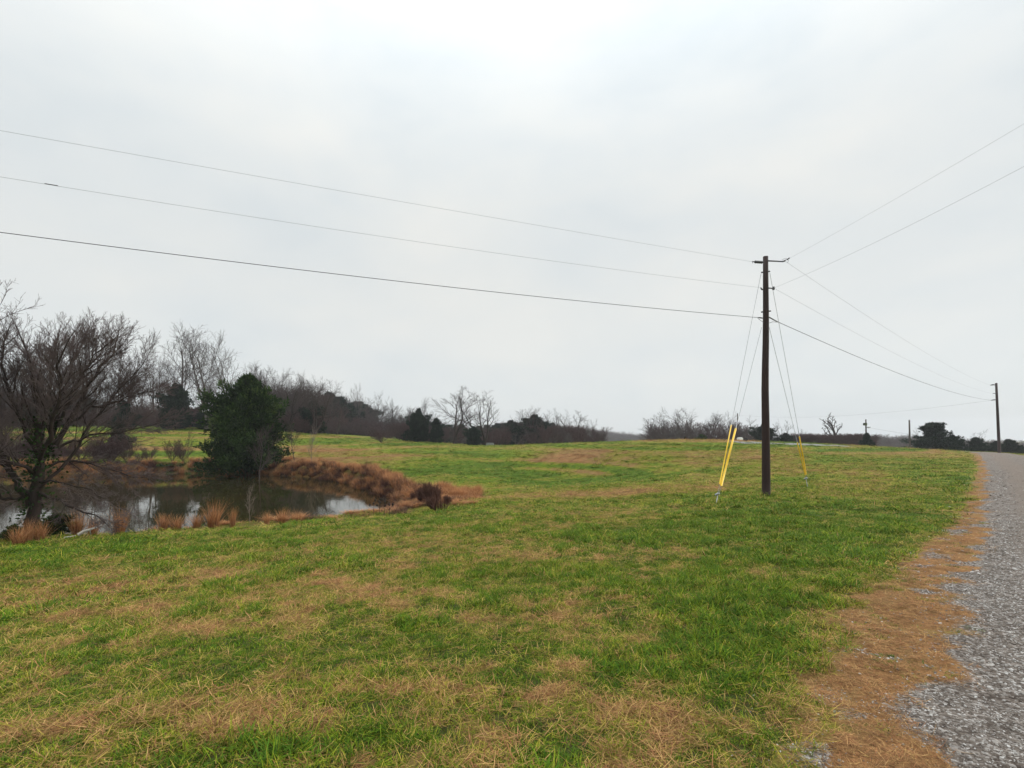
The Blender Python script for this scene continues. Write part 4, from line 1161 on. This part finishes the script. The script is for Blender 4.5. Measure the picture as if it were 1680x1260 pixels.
PB = P(1257, 815, 17.8); PB[2] = float(gz(PB[0], PB[1])[0])
PTOP = P(1256, 420, 17.8)
def main_pole():
    root = empty('utility_pole', tuple(PB), 'tall dark brown wooden utility pole braced by guy wires in the pasture', 'utility pole')
    o = lambda p: np.array(p) - PB
    T = Tubes()
    pts = [(o(P(px, py, 17.8))) for px, py in [(1257, 830), (1257, 790), (1256.6, 740), (1256, 690), (1255.2, 640), (1255.6, 600), (1256.4, 560), (1256.6, 520), (1256.3, 470), (1256, 421)]]
    T.add(pts, np.linspace(.150, .088, 10) * 1.0, 16, True)
    T.obj('pole', M['pole'], root)
    def seg(name, ps, rr, mat, sides=6):
        T = Tubes(); T.add([o(p) for p in ps], rr, sides, True); return T.obj(name, mat, root)
    # top: dead-end insulator on the left, standoff bracket on the right
    T = Tubes(); hardware_insulator(T, o(P(1251, 430.5, 17.75)), o(P(1238, 429.5, 17.45)), .055, 4); T.obj('insulator', M['metal_dark'], root)
    seg('clamp', [P(1238, 429.5, 17.45), P(1234.5, 429, 17.4), P(1235, 431.5, 17.4)], .018, M['metal_dark'])
    seg('bracket', [P(1260, 428, 17.7), P(1275, 428.6, 17.4), P(1284, 429.2, 17.3), P(1287.5, 428, 17.25), P(1289, 426.5, 17.2)], [.028, .024, .022, .03, .012], M['metal_dark'])
    T = Tubes(); hardware_insulator(T, o(P(1290.5, 426.5, 17.2)), o(P(1295.5, 423, 17.15)), .035, 2); T.obj('insulator', M['metal_dark'], root)
    seg('jumper', [P(1283, 427, 17.3), P(1286, 424.5, 17.3), P(1290, 424.5, 17.2), P(1294, 427.5, 17.2), P(1292, 431, 17.2)], .006, M['wire_dark'], 4)
    # middle level
    seg('bracket', [P(1252, 475, 17.7), P(1249.5, 474.6, 17.6), P(1248.3, 472, 17.5)], [.03, .028, .02], M['metal_dark'])
    seg('bracket', [P(1260, 472.5, 17.7), P(1266, 473, 17.6)], [.025, .022], M['metal_dark'])
    T = Tubes(); hardware_insulator(T, o(P(1266.5, 473.5, 17.6)), o(P(1271, 473, 17.5)), .045, 1)
    T.add([o(P(1269, 475.5, 17.55)), o(P(1269, 470.5, 17.55))], [.04, .04], 8, True); T.obj('insulator', M['metal_dark'], root)
    # bands and bolts
    for px, py in ((1250.5, 447), (1261.5, 445.5), (1250.5, 512), (1263.0, 510.5)):
        seg('guy_bolt', [P(px - 1.5, py, 17.7), P(px + 1.5, py - .3, 17.7)], .028, M['metal_dark'])
    seg('dead_end_clamp', [P(1252, 522, 17.7), P(1247, 521.3, 17.6), P(1243, 521, 17.5)], [.018, .026, .012], M['metal_dark'])
    seg('dead_end_clamp', [P(1260, 520, 17.7), P(1264, 521.5, 17.9), P(1270, 525, 18.4), P(1276, 528, 19)], [.03, .024, .022, .018], M['metal_dark'])
    seg('jumper', [P(1243, 522, 17.5), P(1248, 526, 17.5), P(1253, 529, 17.6)], .008, M['wire_dark'], 4)
    seg('jumper', [P(1262, 530, 17.7), P(1268, 528, 17.9), P(1276, 528.6, 18.8)], .008, M['wire_dark'], 4)
    # dark tar stain band halfway: knots
main_pole()

def guy(name_lab, top, anchor, guard_t, side, gx):
    a, b = np.array(top), np.array(anchor)
    root = empty('guy_wire', tuple(b), name_lab, 'guy wire', 'guy wires of the near utility pole')
    T = Tubes(); T.add([a - b, (a - b) * .5, np.zeros(3)], [.007, .007, .007], 5); T.obj('wire', M['metal'], root)
    d = a - b; L = np.linalg.norm(d)
    p0 = d * (guard_t[0] / L); p1 = d * (guard_t[1] / L)
    T = Tubes(); T.add([p0, p0 * .5 + p1 * .5, p1], [.026 * gx, .025 * gx, .024 * gx], 10, True); T.obj('guard', M['yellow'], root)
    T = Tubes(); T.add([d * ((guard_t[1] - .05) / L), d * ((guard_t[1] + .5) / L)], [.014, .010], 6, True); T.obj('grip', M['metal'], root)
    return root
AL = P(1177.5, 811, 16.3); AR = P(1322.5, 785, 22.2)
guy('guy wire from the pole top to the left anchor, its yellow guard farther left', P(1248.5, 449, 17.75), AL, (.35, 2.45), -1, .8)
guy('guy wire from mid pole to the left anchor, its brighter yellow guard on the right', P(1249.5, 537, 17.75), AL + np.array([.03, -.03, 0]), (.30, 2.42), -1, 1.35)
guy('guy wire from the pole top to the right anchor, its yellow guard on the outside', P(1263, 448, 17.85), AR + np.array([.05, .02, 0]), (.25, 2.35), 1, 1.05)
guy('guy wire from mid pole to the right anchor, its yellow guard on the pole side', P(1262, 537, 17.85), AR, (.25, 2.30), 1, .95)
def anchor_rod(a, gpx, gpy, gd, lab):
    g = P(gpx, gpy, gd); g[2] = float(gz(g[0], g[1])[0]) - .1
    root = empty('ground_anchor', tuple(g), lab, 'ground anchor', 'ground anchors of the guy wires')
    T = Tubes(); T.add([np.zeros(3), (a - g)], [.014, .014], 6, True); T.obj('rod', M['metal'], root)
    T = Tubes(); q = a - g
    T.add([q + np.array([-.09, 0, -.02]), q + np.array([0, -.03, .03]), q + np.array([.06, 0, .02])], [.03, .035, .025], 8, True); T.obj('eye_bracket', M['metal'], root)
anchor_rod(AL, 1174, 828, 16.15, 'galvanised anchor rod in the grass left of the near pole')
anchor_rod(AR, 1325.5, 802, 22.4, 'galvanised anchor rod in the grass right of the near pole')

def simple_pole(px_top, py_top, px_b, d, lab, r=.13, extras=(), base_py=None):
    top = P(px_top, py_top, d); x = P(px_b, 740, d)[0]; zb = float(gz(x, d)[0])
    root = empty('utility_pole', (x, d, zb), lab, 'utility pole', 'farther utility poles')
    T = Tubes(); q = top - np.array([x, d, zb])
    T.add([(0, 0, -.3), q * .33, q * .66, q], [r, r * .9, r * .8, r * .7], 12, True); T.obj('pole', M['pole'] if d < 70 else M['bark'], root)
    off = np.array([x, d, zb])
    for nm, ps, rr, mat in extras:
        T = Tubes(); T.add([P(a, b, d + c) - off for a, b, c in ps], rr, 8, True); T.obj(nm, mat, root)
    return root
MD = M['metal_dark']
simple_pole(1634.4, 628.5, 1639.5, 61.7, 'far dark wooden utility pole leaning beside the crest of the drive', .17, [
    ('insulator', [(1633, 631.5, 0), (1628.5, 631.2, -.1), (1625, 632, -.2)], [.04, .08, .04], MD),
    ('insulator', [(1634, 645.3, 0), (1629, 645.3, -.1)], [.03, .04], MD),
    ('insulator', [(1634, 656, 0), (1630, 656, -.1), (1626, 656.8, -.2)], [.04, .07, .04], MD)])
simple_pole(1210, 678, 1210, 120, 'thin distant pole behind the left yellow guards', .17)
simple_pole(1420.5, 688, 1421.5, 100, 'distant pole with transformer and lamp arm above the small cedar', .16, [
    ('transformer', [(1419.2, 694, -.3), (1419.2, 698, -.3)], [.35, .35], M['metal']),
    ('lamp_arm', [(1421, 701.5, 0), (1424, 701, -.3)], [.05, .05], M['metal']),
    ('lamp', [(1423.8, 701.2, -.3), (1427.5, 701.0, -.3)], [.16, .13], M['metal'])])
simple_pole(1491.8, 689, 1493, 82, 'distant thin pole left of the ragged cedar', .15)

# ------------------------------------------------------------------ power lines
def span(lab, p0, p_mid_px, p1, r, mat, extend=0, group='power lines', name='power_line', extra=None):
    """wire in the vertical plane through p0 and p1; passes the given pixel in between; parabola sag"""
    p0, p1 = np.array(p0), np.array(p1)
    # find t where plan line projects to p_mid px
    px, py = p_mid_px; u = (px - 840) / FPX; v = (680 - py) / FPX
    # x = u*k, y=(CP - v SP)k
    m = u / (CP - v * SP)
    dx, dy = p1[0] - p0[0], p1[1] - p0[1]
    t = (m * p0[1] - p0[0]) / (dx - m * dy)
    yy = p0[1] + dy * t; zz = P(px, py, yy)[2]
    lin = p0[2] + (p1[2] - p0[2]) * t
    sag = (lin - zz) / max(1e-4, t * (1 - t))
    ts = np.linspace(0, 1 + extend, 60)
    pts = np.stack([p0[0] + dx * ts, p0[1] + dy * ts, p0[2] + (p1[2] - p0[2]) * ts - sag * ts * (1 - ts)], 1)
    print('sag', lab[:24], round(sag, 2), 't', round(t, 2))
    T = Tubes(); T.add(pts, r, 5, True)
    o = T.obj(name, mat)
    return tag(o, lab, 'power line', group)
span('thin top wire from the near pole to the upper left edge', P(1235, 429.5, 17.4), (620, 324), P(0, 214, 10.2), .0036, M['wire'], .8)
w2 = span('thin middle wire with a splice running to the left edge', P(1248, 472, 17.5), (620, 387), P(0, 290, 10.2), .0038, M['wire'], .8)
span('thick black lowest wire from the near pole to the left edge', P(1243, 521, 17.5), (620, 457.5), P(0, 381, 10.2), .0085, M['wire_dark'], .8)
T = Tubes(); T.add([P(73, 301.2, 10.65), P(95, 304.8, 10.8)], .010, 6, True); so = T.obj('splice', M['wire_dark'], w2)
span('thin top wire from the near pole to the upper right edge', P(1296, 423.5, 17.15), (1480, 320), P(1680, 203, 10.1), .0030, M['wire'], .6)
span('thin lower wire from the near pole to the right edge', P(1271, 472, 17.5), (1480, 376), P(1680, 273, 9.9), .0036, M['wire'], .6)
RP = lambda py: P(1626, py, 61.5)
span('thick black lowest wire sagging between the two larger poles', P(1276, 528, 19), (1440, 599), RP(656.5), .011, M['wire_dark'])
span('faint top wire sagging between the two larger poles', P(1289, 429, 17.2), (1450, 536), RP(632), .0045, M['wire'])
span('faint middle wire sagging between the two larger poles', P(1272, 474, 17.5), (1420, 555), RP(645.3), .0045, M['wire'])
span('faint wire from the far leaning pole to the distant thin pole', P(1626, 656.8, 61.5), (1420, 679.5), P(1211, 681, 120), .010, M['wire'])
span('short faint wire sloping from the lamp pole to the next thin pole', P(1424, 701, 100), (1460, 707.5), P(1492, 712, 82), .018, M['wire'])

# ------------------------------------------------------------------ small distant things
def box_mesh(name, cx, cy, cz, sx, sy, sz, mat, parent=None, bevel=.02):
    import bmesh
    bm = bmesh.new(); bmesh.ops.create_cube(bm, size=1)
    for v in bm.verts: v.co.x = v.co.x * sx + cx; v.co.y = v.co.y * sy + cy; v.co.z = v.co.z * sz + cz
    bmesh.ops.bevel(bm, geom=bm.edges[:], offset=bevel, segments=2, affect='EDGES')
    me = bpy.data.meshes.new(name); bm.to_mesh(me); bm.free(); me.materials.append(mat)
    return link(bpy.data.objects.new(name, me), parent)
def shed():
    d = 77; p = P(347, 672, d); zb = float(gz(p[0], d)[0]); h = p[2] - zb
    root = empty('shed', (p[0], d, zb), 'tiny white roofed shed peeping out left of the big cedar', 'shed')
    box_mesh('wall', .1, 0, (h - .35) / 2, 1.1, 2.0, h - .35, M['shedwall'], root)
    box_mesh('roof', 0, 0, h - .22, 1.5, 2.4, .44, M['white'], root, .05)
shed()
def ground_box(name, px, py, w_, h, lab, cat, mat, dd):
    p = P(px, py, dd); zb = float(gz(p[0], dd)[0]); z0 = P(px, py, dd)[2]
    zz = max(z0, zb)
    root = box_mesh(name, 0, 0, 0, w_, w_ * .7, h, mat, None, h * .2)
    root.location = (p[0], dd, zb + h / 2 - .02)
    tag(root, lab, cat)
ground_box('stone_block', 1214, 722, .8, .55, 'small whitish stone block beside the distant thin pole', 'stone', M['white'], 74)
ground_box('stump', 1223, 726, .5, .4, 'tiny black stump on the rise left of the near pole', 'stump', M['metal_dark'], 64)
ground_box('stump', 1124, 723, .35, .55, 'tiny dark stump on the rise below the hilltop clump', 'stump', M['bark_dark'], 71)
ground_box('stone_block', 803, 722, 1.8, .6, 'greyish boulder in the shade left of the mid distance copse', 'stone', M['metal'], 100)


# ------------------------------------------------------------------ thin roads on the far fields
def strip(name, pxs, width, mat, lab, lift=.03):
    pts = [hit(*p) for p in pxs]; pts = np.array([p for p in pts if p is not None])[:, :2]
    pts = resample(cut(pts, 2), 60)
    d = np.gradient(pts, axis=0); nrm = np.stack([-d[:, 1], d[:, 0]], 1); nrm /= np.linalg.norm(nrm, axis=1)[:, None]
    rows = []
    for k in np.linspace(-.5, .5, 5):
        q = pts + nrm * width * k; rows.append(np.stack([q[:, 0], q[:, 1], gz(q[:, 0], q[:, 1]) + lift], 1))
    V = np.stack(rows, 1).reshape(-1, 3); n = 5
    i = np.arange(59)[:, None] * n; j = np.arange(n - 1)[None]
    F = np.stack([i + j, i + j + 1, i + n + j + 1, i + n + j], -1).reshape(-1, 4)
    me = np_mesh(name, V, F, mat, True)
    tag(link(bpy.data.objects.new(name, me)), lab, 'road', kind='structure')
M['far_road'] = simple_mat('far_gravel', (.24, .235, .225), .9, .15, .5, .1)
M['dirt'] = simple_mat('pale_dirt', (.16, .13, .095), .95, .25, .5, .1)
strip('road', [(1205, 725.5), (1260, 726.6), (1320, 729.2), (1385, 731.5)], 3.0, M['far_road'], 'pale road crossing the top of the rise behind the near pole')
strip('path', [(590, 716), (640, 719.5), (700, 724), (770, 729)], 2.2, M['dirt'], 'pale dirt track along the foot of the woods')

# ------------------------------------------------------------------ damp air
def haze():
    m, nt = new_mat('haze')
    pv = nd(nt, 'ShaderNodeVolumePrincipled')
    pv.inputs['Color'].default_value = (.95, .97, 1.0, 1); pv.inputs['Density'].default_value = HAZE
    pv.inputs['Anisotropy'].default_value = .2
    o = nd(nt, 'ShaderNodeOutputMaterial'); nt.links.new(pv.outputs[0], o.inputs['Volume'])
    b = box_mesh('haze', 0, 0, 0, 5000, 5000, 130, m, None, .5)
    b.location = (0, 0, 10)
    tag(b, 'thin damp winter haze over the whole scene', 'haze', kind='stuff')
HAZE = 0.00042
if HAZE > 0: haze()


# ------------------------------------------------------------------ world and sun
w = bpy.data.worlds.new('World'); sc.world = w; w.use_nodes = True
nt = w.node_tree; nt.nodes.clear()
SUN_EL, SUN_AZ = R(24), R(75)      # azimuth clockwise from +Y
sky = nd(nt, 'ShaderNodeTexSky'); sky.sky_type = 'NISHITA'; sky.sun_disc = False
sky.sun_elevation = SUN_EL; sky.sun_rotation = SUN_AZ
tc = nd(nt, 'ShaderNodeTexCoord')
mp = nd(nt, 'ShaderNodeMapping'); mp.inputs['Scale'].default_value = (1, 1, 2.2)
nt.links.new(tc.outputs['Generated'], mp.inputs['Vector'])
n1 = noise(nt, 1.7, 5, .5, mp.outputs[0], .3); n2 = noise(nt, 4.5, 4, .5, mp.outputs[0], .2)
cl = math_(nt, 'ADD', math_(nt, 'MULTIPLY', n1, .75), math_(nt, 'MULTIPLY', n2, .25))
ccol = ramp(nt, cl, [(.34, (6.4, 7.05, 7.4)), (.5, (7.6, 7.95, 7.98)), (.66, (8.4, 8.48, 8.2))])
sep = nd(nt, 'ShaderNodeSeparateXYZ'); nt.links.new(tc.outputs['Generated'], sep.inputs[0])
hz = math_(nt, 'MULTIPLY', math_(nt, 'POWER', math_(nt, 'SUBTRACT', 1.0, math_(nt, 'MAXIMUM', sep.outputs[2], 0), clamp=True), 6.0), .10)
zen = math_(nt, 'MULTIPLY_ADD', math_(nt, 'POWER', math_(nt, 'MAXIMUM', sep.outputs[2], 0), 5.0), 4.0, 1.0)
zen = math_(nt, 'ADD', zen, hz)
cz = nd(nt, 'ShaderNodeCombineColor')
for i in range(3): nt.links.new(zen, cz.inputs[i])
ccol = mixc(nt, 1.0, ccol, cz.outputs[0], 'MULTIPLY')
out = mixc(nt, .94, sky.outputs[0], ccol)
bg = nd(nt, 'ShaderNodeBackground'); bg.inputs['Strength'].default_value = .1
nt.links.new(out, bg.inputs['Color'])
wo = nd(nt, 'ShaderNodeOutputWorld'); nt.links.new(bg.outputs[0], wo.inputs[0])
ld = bpy.data.lights.new('sun', 'SUN'); ld.energy = 1.5; ld.angle = R(11); ld.color = (1, .96, .9)
lo = link(bpy.data.objects.new('sun', ld))
from mathutils import Vector
sd = Vector((math.sin(SUN_AZ) * math.cos(SUN_EL), math.cos(SUN_AZ) * math.cos(SUN_EL), math.sin(SUN_EL)))
lo.rotation_euler = (-sd).to_track_quat('-Z', 'Y').to_euler()
lo.location = (0, 0, 60)
vs = sc.view_settings
vs.view_transform = 'Standard'; vs.look = 'None'; vs.exposure = 0; vs.gamma = 1
